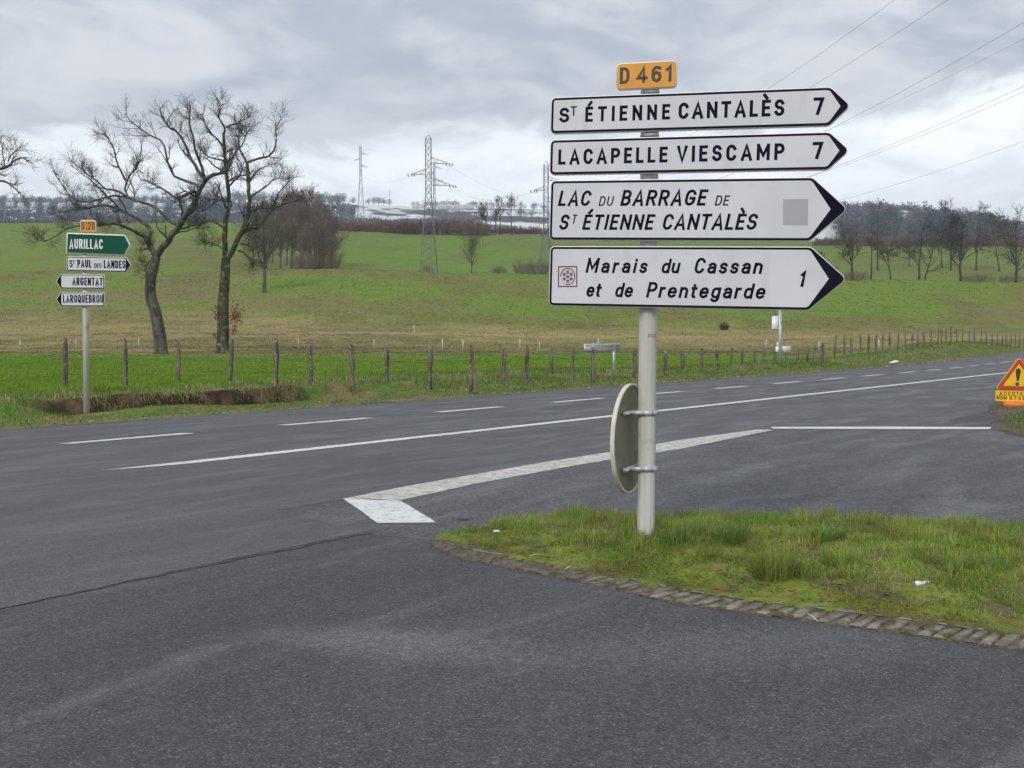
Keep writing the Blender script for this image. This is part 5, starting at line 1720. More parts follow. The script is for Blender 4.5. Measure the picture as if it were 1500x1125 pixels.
def find_Y(px, py, y0, y1):
    """distance between y0 and y1 at which the ground shows at this height"""
    Ys = np.linspace(y0, y1, 60); best = min(Ys, key=lambda Y: abs(project(ground_pt(px, Y))[1] - py)); return best


def put(px, py_top, Y, **kw):
    b = ground_pt(px, Y); top = atY(px, py_top, Y)[2]; return generic_tree(b=b, H=(top - b[2]) * kw.pop('hs', 1.0), **kw)


put(388, 302, find_Y(388, 429, 150, 215), name='bare_tree', seed=21, label='small gnarled bare tree alone on the slope, just right of the two big oaks', group=None,
    mat_t=M['bark'], mat_c=M['twig_olive'], first=.32, k=(9, 8, 7), spread=.9, lf=.55, rmin=.018, fork=2, rt=.024, up=.2)
put(691, 343, find_Y(691, 398, 200, 260) + 25, name='bare_tree', seed=23, label='lone round-headed sapling in the green field right of the large pylon', group=None,
    mat_t=M['twig_olive'], mat_c=M['twig_olive'], first=.2, k=(20, 6, 4), spread=.85, lf=.85, rmin=.016, wob=.01, rt=.017, up=.35, tmax=.72, jit=.08, hs=1.08)
for i, (x, yt, lab) in enumerate(((706, 300, 'short bare tree, leftmost of the group above the far hedge'), (715, 285, 'tall dark bare tree, second of the group above the far hedge'), (726, 290, 'slim bare tree in the middle of the group above the far hedge'),
                                 (734, 284, 'forked bare tree, second from the right in the group above the far hedge'), (750, 282, 'bare tree standing apart, rightmost of the group above the far hedge'))):
    put(x, yt, 415, name='bare_tree', seed=30 + i, label=lab, group='group of bare trees on the far field edge', mat_t=M['far_bark'], mat_c=M['twig'], first=.35, k=(10, 6, 4), spread=.75, lf=.42, rmin=.035, rt=.016, up=.45, lean=((-.1, 0) if i == 1 else (0, 0)))
# trees along the right-hand field edge
RT = [(1248, 312, 232, 0, 'bare tree with a broad twiggy crown just right of the third arrow panel', (10, 6, 6), 1, 0),
      (1274.5, 330, 232, 0, 'thin straight bare tree between two broader ones on the right field edge', (8, 5, 4), 0, 0),
      (1304, 345, 232, -.12, 'short crooked bare tree on the right field edge', (9, 6, 5), 1, 1),
      (1344, 318, 232, .03, 'upright bare tree of the close pair on the right field edge', (9, 6, 5), 0, 0),
      (1353, 338, 232, .22, 'bare tree of the close pair leaning to the right', (8, 6, 4), 0, 2),
      (1406, 300, 232, .02, 'large bare tree with long low branches on the right field edge', (13, 7, 6), 1, 0),
      (1487, 305, 232, .0, 'large pale-trunked bare tree nearest the right edge of the picture', (12, 7, 6), 1, 0),
      (1199, 362, 232, .0, 'small bare tree half hidden by the point of the lowest arrow panel', (7, 5, 4), 0, 0),
      (1218, 384, 232, .0, 'low bare sapling beside the point of the lowest arrow panel', (7, 4, 3), 0, 0),
      (1164, 357, 232, .0, 'bare tree seen in the gap between the two lowest arrow panels', (9, 6, 5), 1, 0),
      (1284, 288, 300, .0, 'tall bare tree rising above the wooded hill behind the field', (8, 7, 6), 0, 0),
      (1391, 290, 300, -.01, 'tall dark bare tree behind the field, left of a taller pair', (9, 7, 6), 0, 0),
      (1428, 292, 300, .01, 'tall straight bare tree behind the field against the sky', (9, 7, 6), 0, 0),
      (1462, 308, 300, -.12, 'bare tree leaning left behind the field near the right edge', (9, 6, 5), 0, 0),
      (1330, 325, 310, 0, 'grey bare tree low behind the close pair on the right', (9, 6, 5), 0, 0),
      (1378, 318, 310, 0, 'grey bare tree between the close pair and the large low-branched one', (9, 6, 5), 0, 0)]
for i, (x, yt, Y, ln, lab, k, fk, _) in enumerate(RT):
    put(x, yt, Y + (i * 7) % 5, name='bare_tree', seed=50 + i, label=lab, group='bare trees along the right field edges', mat_t=M['far_bark'], mat_c=M['twig_olive'] if i % 2 == 0 else M['twig'], first=.18, k=k, spread=1.0, lf=.50, rmin=.030 if Y < 250 else .036,
        rt=.020 if Y < 250 else .013, up=.22, lean=(ln, 0), fork=fk, jit=.24)


def copy_thing(src, loc, rz, sc, label=None):
    c = src.copy(); link(c); c.location = [float(v) for v in loc]; c.rotation_euler = (0, 0, rz); c.scale = (sc, sc, sc)
    if label: c['label'] = label
    for ch in list(src.children):
        k = ch.copy(); link(k, c)
        for g_ in ch.children: link(g_.copy(), k)
    return c


# dense clump of bare trees in the hollow behind the first rise
clump = [(372, 300, 244), (392, 296, 250), (412, 282, 240), (428, 272, 248), (440, 272, 256), (452, 274, 262), (462, 280, 270), (474, 288, 276), (486, 296, 284), (420, 286, 275), (445, 290, 242), (468, 300, 252), (400, 300, 278), (484, 312, 262)]
names = ['leftmost, low', 'low, second from the left', 'tall left-hand', 'tallest left of centre', 'tallest at the centre', 'tall right of centre', 'broad right-hand', 'sloping right-hand', 'rightmost, sloping to the field', 'inner, behind the tallest', 'nearest, in front of the centre', 'nearest, low right-hand', 'inner, far left', 'lowest at the right edge']
CT = []
for i, (x, yt, Y) in enumerate(clump):
    b = ground_pt(x, Y); H = atY(x, yt, Y)[2] - b[2]
    lab = 'brown bare tree of the dense clump on the rise, ' + names[i]
    if i < 4:
        r = generic_tree('bare_tree', b, H, 80 + i, lab, 'dense clump of bare trees left of centre', M['twig_olive'], M['twig_brown'], first=.16, k=(20, 8, 6), spread=.80, up=.30, lf=.44, rmin=.022, rt=.014, jit=.16, tmax=.80)
        CT.append((r, H))
    else:
        s_, h0 = CT[i % 4]; copy_thing(s_, b, i * 1.7, H / h0, lab)


def shrub(name, px, py_top, Y, w, seed, label, mat, count=500, cat='bush', group=None, rmin=.012):
    count = int(count * .42)
    rng = np.random.RandomState(seed); b = ground_pt(px, Y); H = atY(px, py_top, Y)[2] - b[2]; W = w * Y / F
    root = empty(name, b, label, cat, group)
    a = rng.rand(count) * 2 * np.pi; rr = np.sqrt(rng.rand(count)) * W * .35
    base = b + np.stack([np.cos(a) * rr, np.sin(a) * rr, np.zeros(count)], 1)
    out = np.stack([np.cos(a), np.sin(a), np.zeros(count)], 1) * (rr / (W * .35))[:, None] * rng.uniform(.3, .8, (count, 1))
    L = H * rng.uniform(.6, 1.05, count) * (1 - .35 * (rr / (W * .35)) ** 2)
    pts = [base]; d = norm(out + [0, 0, 1])
    for k in range(5): d = norm(d + rng.randn(count, 3) * .13 + [0, 0, .05]); pts.append(pts[-1] + d * (L / 5)[:, None])
    P = np.stack(pts, 1); R = np.linspace(1, .3, 6)[None] * .026 * np.ones((count, 1))
    k2 = spawn(P, R, 4, .3, .4, 4, .6, .2, .1, .6, rng)
    branch_obj('stems', [(P, R, 3)], mat, root, rmin); branch_obj('twigs', [(k2[0], k2[1], 3)], mat, root, rmin)
    return root


shrub('bush', 446, 365, 238, 40, 1, 'pale brown bush at the foot of the dense tree clump', M['twig_brown'], 500)
shrub('bush', 478, 352, 250, 52, 2, 'reddish brown bush at the right foot of the tree clump', M['bramble'], 600)
shrub('bush', 732, 388, 236, 26, 3, 'low brown scrub beside the lone sapling', M['twig_brown'], 250)
shrub('bush', 768, 378, 236, 34, 4, 'low pale scrub left of the half-hidden pylon', M['twig_brown'], 350)
shrub('bush', 790, 376, 240, 30, 5, 'brown scrub round the foot of the half-hidden pylon', M['twig_brown'], 300)
shrub('bush', 628, 384, 238, 20, 6, 'thin scrub inside the feet of the large pylon', M['twig_brown'], 120)
shrub('bush', 1061, 472, find_Y(1061, 484, 100, 180), 14, 7, 'small dark bush on the straw-coloured bank', M['bark_moss'], 260)
shrub('bush', 1252, 395, 231, 44, 8, 'tangled scrub under the first bare tree on the right', M['twig_brown'], 380)
shrub('bush', 1432, 398, 236, 60, 9, 'straw-coloured scrub under the large bare tree', M['twig_brown'], 420)
shrub('bush', 1480, 399, 236, 50, 10, 'straw-coloured scrub near the right edge of the field', M['twig_brown'], 350)


def hedge(name, segs, seed, label, mat, per=42, rmin=.05):
    rng = np.random.RandomState(seed); P = []
    c = ground_pt(segs[len(segs) // 2][0], segs[len(segs) // 2][2])
    root = empty(name, c, label, 'hedge')
    for (xa, ta, Ya), (xb, tb, Yb) in zip(segs[:-1], segs[1:]):
        for x in np.arange(xa, xb, 1.0 / per * 10):
            f = (x - xa) / (xb - xa); Y = Ya + (Yb - Ya) * f + rng.randn() * 2.5; ty = ta + (tb - ta) * f
            b = ground_pt(x, Y); H = (atY(x, ty, Y)[2] - b[2]) * rng.uniform(.55, 1.08)
            d = np.array([rng.randn() * .35, rng.randn() * .35, 1]); P.append(np.stack([b + d * H * t + rng.randn(3) * .25 * (t > 0) for t in np.linspace(0, 1, 5)]))
    P = np.stack(P); R = np.linspace(1, .4, 5)[None] * .09 * np.ones((len(P), 1))
    k = spawn(P, R, 7, .1, .45, 4, .8, .25, .2, .7, rng)
    k3 = spawn(k[0], k[1], 2, .1, .6, 3, .8, .25, .2, .7, rng)
    branch_obj('stems', [(P, R, 3)], mat, root, rmin); branch_obj('twigs', [(k[0], k[1], 3), (k3[0], k3[1], 3)], mat, root, rmin)


hedge('hedge', [(470, 330, 408), (520, 326, 412), (620, 327, 414), (660, 324, 414), (700, 325, 414), (716, 332, 414)], 1, 'long purplish brown bramble hedge along the top of the far field', M['bramble'], 50, .045)
hedge('hedge', [(716, 336, 424), (760, 333, 424), (800, 335, 424), (850, 337, 424)], 2, 'thin low hedge with gaps right of the group of bare trees', M['bramble'], 22, .045)
hedge('hedge', [(1190, 350, 398), (1260, 349, 398), (1400, 350, 398), (1520, 351, 400)], 3, 'low brown hedge at the foot of the wooded hill on the right', M['bramble'], 22, .045)
hedge('hedge', [(-20, 324, 424), (100, 323, 424), (340, 323, 424)], 4, 'low field-edge scrub along the crest behind the two big oaks', M['twig_brown'], 8, .03)


# ------------------------------------------------------------------ far woods and village
def crown_mesh(seed, n, w, h, q, dark, trunk=True):
    rng = np.random.RandomState(seed)
    u = norm(rng.randn(n, 3)) * (rng.rand(n, 1) ** .45)
    # lumpy outline
    lob = 1 + .28 * np.sin(u[:, :1] * 5 + seed) * np.cos(u[:, 2:] * 4 + seed * 2)
    c = u * [w / 2, w / 2, h * .42] * lob; c[:, 2] += h * .55
    a = norm(rng.randn(n, 3)); b = norm(np.cross(a, rng.randn(n, 3))); s = (q * rng.uniform(.5, 1.2, n))[:, None]
    V = np.stack([c - a * s, c + b * s * .7, c + a * s, c - b * s * .7], 1).reshape(-1, 3)
    Q = np.arange(4 * n).reshape(-1, 4)
    base = np.array(dark)[None] * rng.uniform(.7, 1.35, (n, 1)); col = np.repeat(base, 4, 0)
    if trunk:
        tv, tq = tubes(np.array([[[0, 0, -h * .05], [0, 0, h * .6]]]), np.array([[h * .035, h * .015]]), 4); col = np.concatenate([col, np.tile([.06, .05, .045], (len(tv), 1))])
        Q = np.concatenate([Q, tq + len(V)]); V = np.concatenate([V, tv])
    return V, Q, col


H0 = [(646, 2080), (652, 2040), (658, 2100), (664, 2060), (671, 2090), (678, 2050), (684, 2120), (690, 2070), (704, 2100), (717, 2080), (548 - 60, 1500), (60 - 6, 1750), (20, 1800), (36, 1720), (72, 1780), (110, 1820), (146, 1790), (205, 1730), (222, 1800), (262, 1740), (281, 1790), (95, 1700), (128, 1760), (163, 1720), (172, 1740), (240, 1760), (1318, 1250), (1325, 1245), (620, 2100), (610, 2060)]


def woodland(name, rects, seed, label, evergreen=.2, spacing=1.0):
    """rects: (px0, px1, Y0, Y1, count, height)"""
    rng = np.random.RandomState(seed); V, Q, C, n = [], [], [], 0
    kinds = [crown_mesh(s, 110, 1.0, 1.0, .065, (.10, .095, .105)) for s in range(4)] + [crown_mesh(9 + s, 110, .62, 1.15, .06, (.030, .052, .042)) for s in range(2)]
    for x0, x1, Y0, Y1, cnt, hh in rects:
        for _ in range(cnt):
            x = rng.uniform(x0, x1); Y = rng.uniform(Y0, Y1); b = ground_pt(x, Y)
            if any(abs(x - hx) < 6.5 and hy - 330 < Y < hy + 12 for hx, hy in H0): continue
            if x < 400 and fbm(np.array([b[0] / 40.0]), np.array([b[1] / 55.0]), 3, 22)[0] > .59: continue
            e = fbm(np.array([x / 30.0]), np.array([Y / 200.0]), 3, 33)[0] + rng.randn() * .06
            k = kinds[4 + rng.randint(2)] if e > 1 - evergreen - .18 else kinds[rng.randint(4)]
            s = hh * rng.uniform(.65, 1.15); ca, sa = math.cos(_ * 1.3), math.sin(_ * 1.3)
            v = k[0] * s; v = np.stack([v[:, 0] * ca - v[:, 1] * sa, v[:, 0] * sa + v[:, 1] * ca, v[:, 2]], 1) + b
            V.append(v); Q.append(k[1] + n); C.append(k[2] * rng.uniform(.8, 1.2)); n += len(v)
    me = mk_mesh(name, np.concatenate(V), [np.concatenate(Q)], M['far_wood'], False, np.concatenate(C))
    tag(link(bpy.data.objects.new(name, me)), label, None, None, 'stuff')


woodland('far_woodland', [(-30, 345, 1120, 1900, 680, 18), (-30, 345, 1900, 2200, 230, 16), (345, 520, 1150, 1600, 160, 20), (345, 500, 2050, 2260, 70, 24)], 1, 'blue-grey wooded hillside behind the crest on the left', .30)
woodland('far_woodland', [(480, 640, 1050, 1230, 150, 14), (640, 690, 1150, 1300, 14, 12), (640, 850, 1640, 1720, 34, 13), (620, 850, 2100, 2250, 60, 17), (600, 800, 1850, 1900, 16, 11), (850, 1240, 1300, 2200, 200, 18)], 2, 'scattered woods and hedges among the snowy fields', .15)
woodland('far_woodland', [(1225, 1450, 930, 1310, 620, 19), (1380, 1720, 930, 2200, 520, 19)], 3, 'bluish wooded hill behind the right-hand field', .24)

sky_tr = []
proto = {}
rngT = np.random.RandomState(2)
TX = [(494, 285, 2240, 0), (505, 282, 2240, 0), (519, 288, 2240, 0), (541, 290, 2235, 0), (549, 288, 2235, 0), (556, 288, 2235, 0), (563, 289, 2235, 0), (572, 291, 2235, 0), (606, 295, 2230, 0), (612, 297, 2230, 0), (628, 297, 2230, 0), (634, 297, 2230, 0),
      (1267, 297, 1315, 1), (1276, 299, 1315, 0), (1299, 298, 1312, 1), (1307, 300, 1312, 0), (1318, 298, 1310, 1), (1325, 300, 1310, 1), (1333, 301, 1310, 1), (1342, 304, 1308, 1), (1355, 304, 1308, 0), (1366, 308, 1306, 0), (1472, 325, 1500, 0), (10, 285, 2210, 0), (25, 288, 2210, 0), (52, 286, 2210, 0), (64, 287, 2210, 0), (118, 285, 2210, 0), (308, 282, 2215, 0), (316, 281, 2215, 0), (300, 286, 2215, 0)]
for i, (x, yt, Y, kd) in enumerate(TX):
    b = ground_pt(x, Y); H = max(atY(x, yt, Y)[2] - b[2], 12)
    if kd not in proto:
        V, Q, C = crown_mesh(40 + kd, 260, .95 if kd == 0 else .55, 1.0, .06, (.105, .085, .082) if kd == 0 else (.022, .042, .034), False)
        me = mk_mesh('crown', V, [Q], M['far_wood'], False, C); tv, tq = tubes(np.array([[[0, 0, -.05], [0, 0, .5]]]), np.array([[.03, .015]]), 5); tm = mk_mesh('trunk', tv, [tq], M['twig'])
        proto[kd] = (me, tm)
    side = 'left' if x < 480 else 'middle' if x < 700 else 'right'
    lab = {('left', 0): 'round bare tree on the skyline of the wooded hill at the left', ('middle', 0): 'round bare tree on the snowy skyline between the distant pylon and the large one', ('right', 0): 'round bare tree on the crest of the bluish hill at the right', ('right', 1): 'dark pointed conifer on the crest of the bluish hill at the right'}[(side, kd)]
    ORD = ['leftmost', 'second', 'third', 'fourth', 'fifth', 'sixth', 'seventh', 'eighth', 'ninth', 'tenth', 'eleventh', 'twelfth', 'thirteenth', 'fourteenth', 'fifteenth', 'sixteenth', 'seventeenth', 'eighteenth']
    same = sorted(t[0] for t in TX if t[3] == kd and ('left' if t[0] < 480 else 'middle' if t[0] < 700 else 'right') == side)
    lab = {('left', 0): 'round bare tree on the skyline of the left wooded hill, %s', ('middle', 0): 'round bare tree on the snowy skyline behind the pylons, %s', ('right', 0): 'round bare tree on the crest of the right-hand hill, %s', ('right', 1): 'dark conifer on the crest of the right-hand hill, %s'}[(side, kd)] % (ORD[same.index(x)] + ('' if same.index(x) == 0 else ' from left'))
    r = empty('skyline_tree', b, lab, 'tree', {'left': 'skyline trees on the left hill', 'middle': 'skyline trees on the snowy hill', 'right': ('conifers' if kd else 'bare trees') + ' on the right-hand hilltop'}[side])
    r.scale = (H * rngT.uniform(.85, 1.2), H * .95, H); r.rotation_euler = (0, 0, i * 1.1)
    link(bpy.data.objects.new('crown', proto[kd][0]), r); link(bpy.data.objects.new('trunk', proto[kd][1]), r)


def houses():
    rng = np.random.RandomState(6)
    for i, (x, Y) in enumerate(H0):
        b = ground_pt(x, Y); w, d, h = rng.uniform(9, 15), 8, rng.uniform(5, 7.5)
        side = 'on the wooded hill at the left' if x < 400 else ('on the bluish hill at the right' if x > 1000 else 'of the village on the snowy hill')
        ORD = ['leftmost', 'second', 'third', 'fourth', 'fifth', 'sixth', 'seventh', 'eighth', 'ninth', 'tenth', 'eleventh', 'twelfth', 'thirteenth', 'fourteenth', 'fifteenth', 'sixteenth', 'seventeenth', 'eighteenth']
        sm = sorted(h_[0] for h_ in H0 if (h_[0] < 400) == (x < 400) and (h_[0] > 1000) == (x > 1000)); o_ = sm.index(x)
        root = empty('house', b, 'tiny pale snowy-roofed house ' + side + ', ' + ORD[o_] + (' from left' if o_ else ''), 'house', 'distant houses ' + side)
        mb = MB(); mb.box(b + [0, 0, h / 2], w / 2, d / 2, h / 2); mb.build('wall', M['wall'], root)
        mb = MB(); c = b + [0, 0, h]; o = .4
        V = [c + [-w / 2 - o, -d / 2 - o, 0], c + [w / 2 + o, -d / 2 - o, 0], c + [w / 2 + o, d / 2 + o, 0], c + [-w / 2 - o, d / 2 + o, 0], c + [-w / 2, 0, 3.4], c + [w / 2, 0, 3.4]]
        mb.add(V, [np.array([[0, 1, 5, 4], [2, 3, 4, 5], [3, 2, 1, 0]]), np.array([[1, 2, 5], [3, 0, 4]])]); mb.build('roof', M['roof_snow'], root)
        for wx in (-.25, .25):
            mb = MB(); mb.box(b + [w * wx, -d / 2 - .03, h * .55], .7, .05, .9); mb.build('window', M['pane'], root)


houses()

# tall thin masts of the left hill and the village
for x, yt, Y, lab in ((8.5, 303, 600, 'thin pale mast at the far left edge of the green crest'), (177, 312, 600, 'thin pale mast standing behind the left oak'), (571, 278, 2200, 'thin mast on the snowy skyline right of the distant pylon')):
    b = ground_pt(x, Y if Y > 1000 else 440); Yy = b[1]; top = atY(x, yt, Yy)
    mb = MB(); mb.tube([b, top], .12 * Yy / 440, 6); o = mb.build('utility_pole', M['stake'], None, origin=b); tag(o, lab, 'pole')


# ------------------------------------------------------------------ lattice pylons and their cables
def pylon(b, H, wb, waist, ww, arms, label, seed, k=.09, top_arm=True, yaw=.25, npan=9, lean=0.0, group='electricity pylons'):
    """arms: (height fraction, side, reach in m)"""
    b = np.array(b, float); root = empty('electricity_pylon', b, label, 'pylon', group)
    ca, sa = math.cos(yaw), math.sin(yaw)
    def W(x, y, z): return np.array([b[0] + x * ca - y * sa, b[1] + x * sa + y * ca, b[2] + z])
    hw = lambda z: (wb + (ww - wb) * min(z / (H * waist), 1.0) ** .9) / 2 if z < H * waist else ww / 2
    corners = lambda z: [W(sx * hw(z), sy * hw(z), z) for sx, sy in ((-1, -1), (1, -1), (1, 1), (-1, 1))]
    low = list(np.linspace(0, H * waist, npan)); n2 = int((H * (1 - waist)) / (ww * 1.15)); up_ = list(np.linspace(H * waist, H * .97, n2 + 1))[1:]
    lv = low + up_
    for q in range(4):
        mb = MB()
        for z0, z1 in zip(lv[:-1], lv[1:]): mb.bar(corners(z0)[q], corners(z1)[q], k * (1.25 if z0 < H * waist else 1), 4)
        mb.build('leg', M['lattice'], root)
    mb = MB()
    for li, (z0, z1) in enumerate(zip(lv[:-1], lv[1:])):
        c0, c1 = corners(z0), corners(z1)
        for q in range(4):
            r = (q + 1) % 4
            mb.bar(c0[q], c1[r], k * .55, 3); mb.bar(c0[r], c1[q], k * .55, 3)
            if li % 2 == 0: mb.bar(c1[q], c1[r], k * .5, 3)
    c1 = corners(H * .97); tip = W(0, 0, H)
    for q in range(4): mb.bar(c1[q], tip, k * .6, 3)
    mb.build('bracing', M['lattice'], root)
    ends = []
    for hf, side, reach in arms:
        z = H * hf; mb = MB(); e = W(side * (ww / 2 + reach), 0, z - (.3))
        for sy in (-1, 1):
            lo_ = W(side * ww / 2, sy * ww / 2, z - .3); hi_ = W(side * ww / 2, sy * ww / 2, z + reach * .26)
            mb.bar(lo_, e, k * .7, 3); mb.bar(hi_, e, k * .6, 3)
            for f in (.33, .66): mb.bar(lo_ * (1 - f) + e * f, hi_ * (1 - f) + e * f, k * .4, 3)
            mb.bar(hi_, lo_ * .67 + e * .33, k * .4, 3)
        a = mb.build('crossarm', M['lattice'], root)
        mb = MB()
        for dx in (-.5, .1, .5):
            mb.tube([e + [dx * 1.4, 0, .1], e + [dx * 1.4, 0, -.25], e + [dx * 1.4 + .2, 0, -.55]], [.09, .16, .08], 6)
        mb.build('insulator', M['cable'], a)
        ends.append(e - [0, 0, .5])
    return root, ends, tip


def pyl_from(px, pyb, pyt, Y, wbpx, **kw):
    b = ground_pt(px, Y); top = atY(px, pyt, Y)[2]; return pylon(b, top - b[2], wbpx * Y / F, **kw)


pm, pme, pmt = pyl_from(628.5, 400, 197, 232, 26, waist=.56, ww=8.2 * 232 / F, arms=[(.803, 1, 26 * 232 / F), (.722, -1, 21 * 232 / F), (.645, 1, 31 * 232 / F)], label='largest lattice pylon with one arm left and two right, in the middle of the field', seed=1, k=.075, yaw=.12)
p3, p3e, p3t = pyl_from(799.5, 400, 236, 236, 22, waist=.45, ww=6.2 * 236 / F, arms=[(.755, -1, 15 * 236 / F), (.84, 1, 17 * 236 / F), (.66, 1, 17 * 236 / F)], label='lattice pylon partly hidden behind the left ends of the arrow panels', seed=2, k=.065, yaw=.1)
p2, p2e, p2t = pyl_from(530, 325, 211, 900, 14, waist=.66, ww=3.0 * 900 / F, arms=[(.90, 1, 7 * 900 / F), (.84, -1, 7 * 900 / F), (.77, 1, 8 * 900 / F)], label='distant slender pylon above the snowy hill, left of the largest one', seed=3, k=.16, yaw=.1, npan=7)
p4, p4e, p4t = pyl_from(637, 325, 235, 560, 9, waist=.6, ww=2.6 * 560 / F, arms=[(.92, 1, 8 * 560 / F), (.85, -1, 7 * 560 / F), (.78, 1, 8 * 560 / F)], label='thin pylon standing directly behind the right side of the largest one', seed=4, k=.10, yaw=.1, npan=7)


def wire3(S, pts, YE, Ys, rad, label, ext=.6):
    """cable from S through sky points; plan straight, height quadratic"""
    S = np.array(S, float); uE = (pts[-1][0] - 750) / F
    E = atY(pts[-1][0], pts[-1][1], YE); m = pts[0]
    # straight plan line through S and E; find where it crosses the ray column of m
    a, c = S[:2], E[:2]; dirm = ray(*m)[:2]
    A = np.array([c - a, -dirm]).T; t = np.linalg.solve(A, -a)[0]
    Pm = a + (c - a) * t; zm = EYE + ray(*m)[2] * (Pm[1] / ray(*m)[1])
    co = np.polyfit([0, t, 1], [S[2], zm, E[2]], 2)
    tt = np.linspace(0, 1 + ext, 40)
    P = np.stack([a[0] + (c[0] - a[0]) * tt, a[1] + (c[1] - a[1]) * tt, np.polyval(co, tt)], 1)
    mb = MB(); mb.tube(P, rad, 4, caps=False)
    o = mb.build('power_cable', M['cable'], None, origin=S); tag(o, label, 'cable', 'cables crossing the sky above the sign')


W = [((1127, 129), (1310, 0), 70, 'steepest cable, leaving the top edge of the picture left of the others'),
     ((1190, 126), (1388, 0), 74, 'second steepest cable leaving the top edge of the picture'),
     ((1228, 183), (1500, 33), 64, 'upper cable leaving the right edge, above the tip of the top panel'),
     ((1262, 171), (1500, 57), 90, 'thin faint cable just below the upper cable at the right edge'),
     ((1240, 238), (1500, 126), 76, 'upper one of the close pair of cables at the right edge'),
     ((1240, 241), (1500, 134), 80, 'lower one of the close pair of cables at the right edge'),
     ((1240, 291), (1500, 207), 90, 'lowest cable, reaching the right edge below the close pair')]
src = [p3t, p3e[1], p3e[0], p3t, p3e[2], p3e[1], p3e[2]]
for (m, e, YE, lab), S in zip(W, src):
    wire3(S, [m, e], YE, 236, .013 if 'faint' not in lab else .009, 'black ' + lab)
for (a, b_, sag, lab) in ((pme[1], p2e[1], 8, 'faint cable sagging from the left arm of the largest pylon'), (pme[0], p4e[0], 4, 'faint cable sagging from the upper right arm of the largest pylon'),
                          (pme[2], ground_pt(760, 520) + [0, 0, 30], 5, 'faint cable sagging right from the lowest arm of the largest pylon'), (p3e[0], p4e[2], 5, 'faint cable from the half-hidden pylon towards the thin one'),
                          (pme[0], ground_pt(790, 700) + [0, 0, 45], 6, 'faint cable sagging right from the upper arm of the largest pylon')):
    a = np.array(a); b_ = np.array(b_); t = np.linspace(0, 1, 24)[:, None]; P = a * (1 - t) + b_ * t; P[:, 2] -= sag * 4 * (t * (1 - t))[:, 0]
    mb = MB(); mb.tube(P, .020, 3, caps=False); o = mb.build('power_cable', M['cable'], None, origin=a); tag(o, lab, 'cable', 'thin cables strung between the pylons')

# ------------------------------------------------------------------ grass
def blades(name, base, L, col, rng, width, lean=.5, label=None, kind='stuff', dirv=None):
    n = len(base); a = rng.rand(n) * 2 * np.pi
    if dirv is not None: a = np.arctan2(dirv[:, 1], dirv[:, 0]) + rng.randn(n) * .6
    out = np.stack([np.cos(a), np.sin(a), np.zeros(n)], 1); side = np.stack([-np.sin(a), np.cos(a), np.zeros(n)], 1)
    th = (rng.rand(n, 1) ** 1.1) * lean
    if isinstance(width, float): width = np.full(n, width)
    w = width[:, None] * rng.uniform(.6, 1.2, (n, 1)); L = L[:, None]
    up = np.array([0, 0, 1.])
    def step(p, ang, l): return p + out * np.sin(ang) * l + up * np.cos(ang) * l
    p1 = step(base, th * .35, L * .45); p2 = step(p1, th * .95, L * .33); p3 = step(p2, np.minimum(th * 1.6, 2.0), L * .27)
    V = np.stack([base - side * w, base + side * w, p1 + side * w * .9, p1 - side * w * .9, p2 + side * w * .6, p2 - side * w * .6, p3], 1).reshape(-1, 3)
    i = np.arange(n) * 7
    Q = np.concatenate([np.stack([i, i + 1, i + 2, i + 3], 1), np.stack([i + 3, i + 2, i + 4, i + 5], 1)]); T = np.stack([i + 5, i + 4, i + 6], 1)
    me = mk_mesh(name, V, [Q, T], M['blade'], False, np.repeat(col, 7, 0))
    o = link(bpy.data.objects.new(name, me)); return tag(o, label, None, None, kind)


def gcol(n, rng, straw, fresh=(.115, .235, .032), dark=(.06, .125, .022), strawc=(.40, .34, .19), v=None):
    f = rng.rand(n, 1); c = np.array(dark) * (1 - f) + np.array(fresh) * f
    y = rng.rand(n, 1) < .15; c = np.where(y, c * [1.6, 1.12, 1.0], c)
    s = rng.rand(n) < straw
    c = np.where(s[:, None], np.array(strawc) * rng.uniform(.55, 1.1, (n, 1)), c)
    return c * rng.uniform(.8, 1.2, (n, 1))


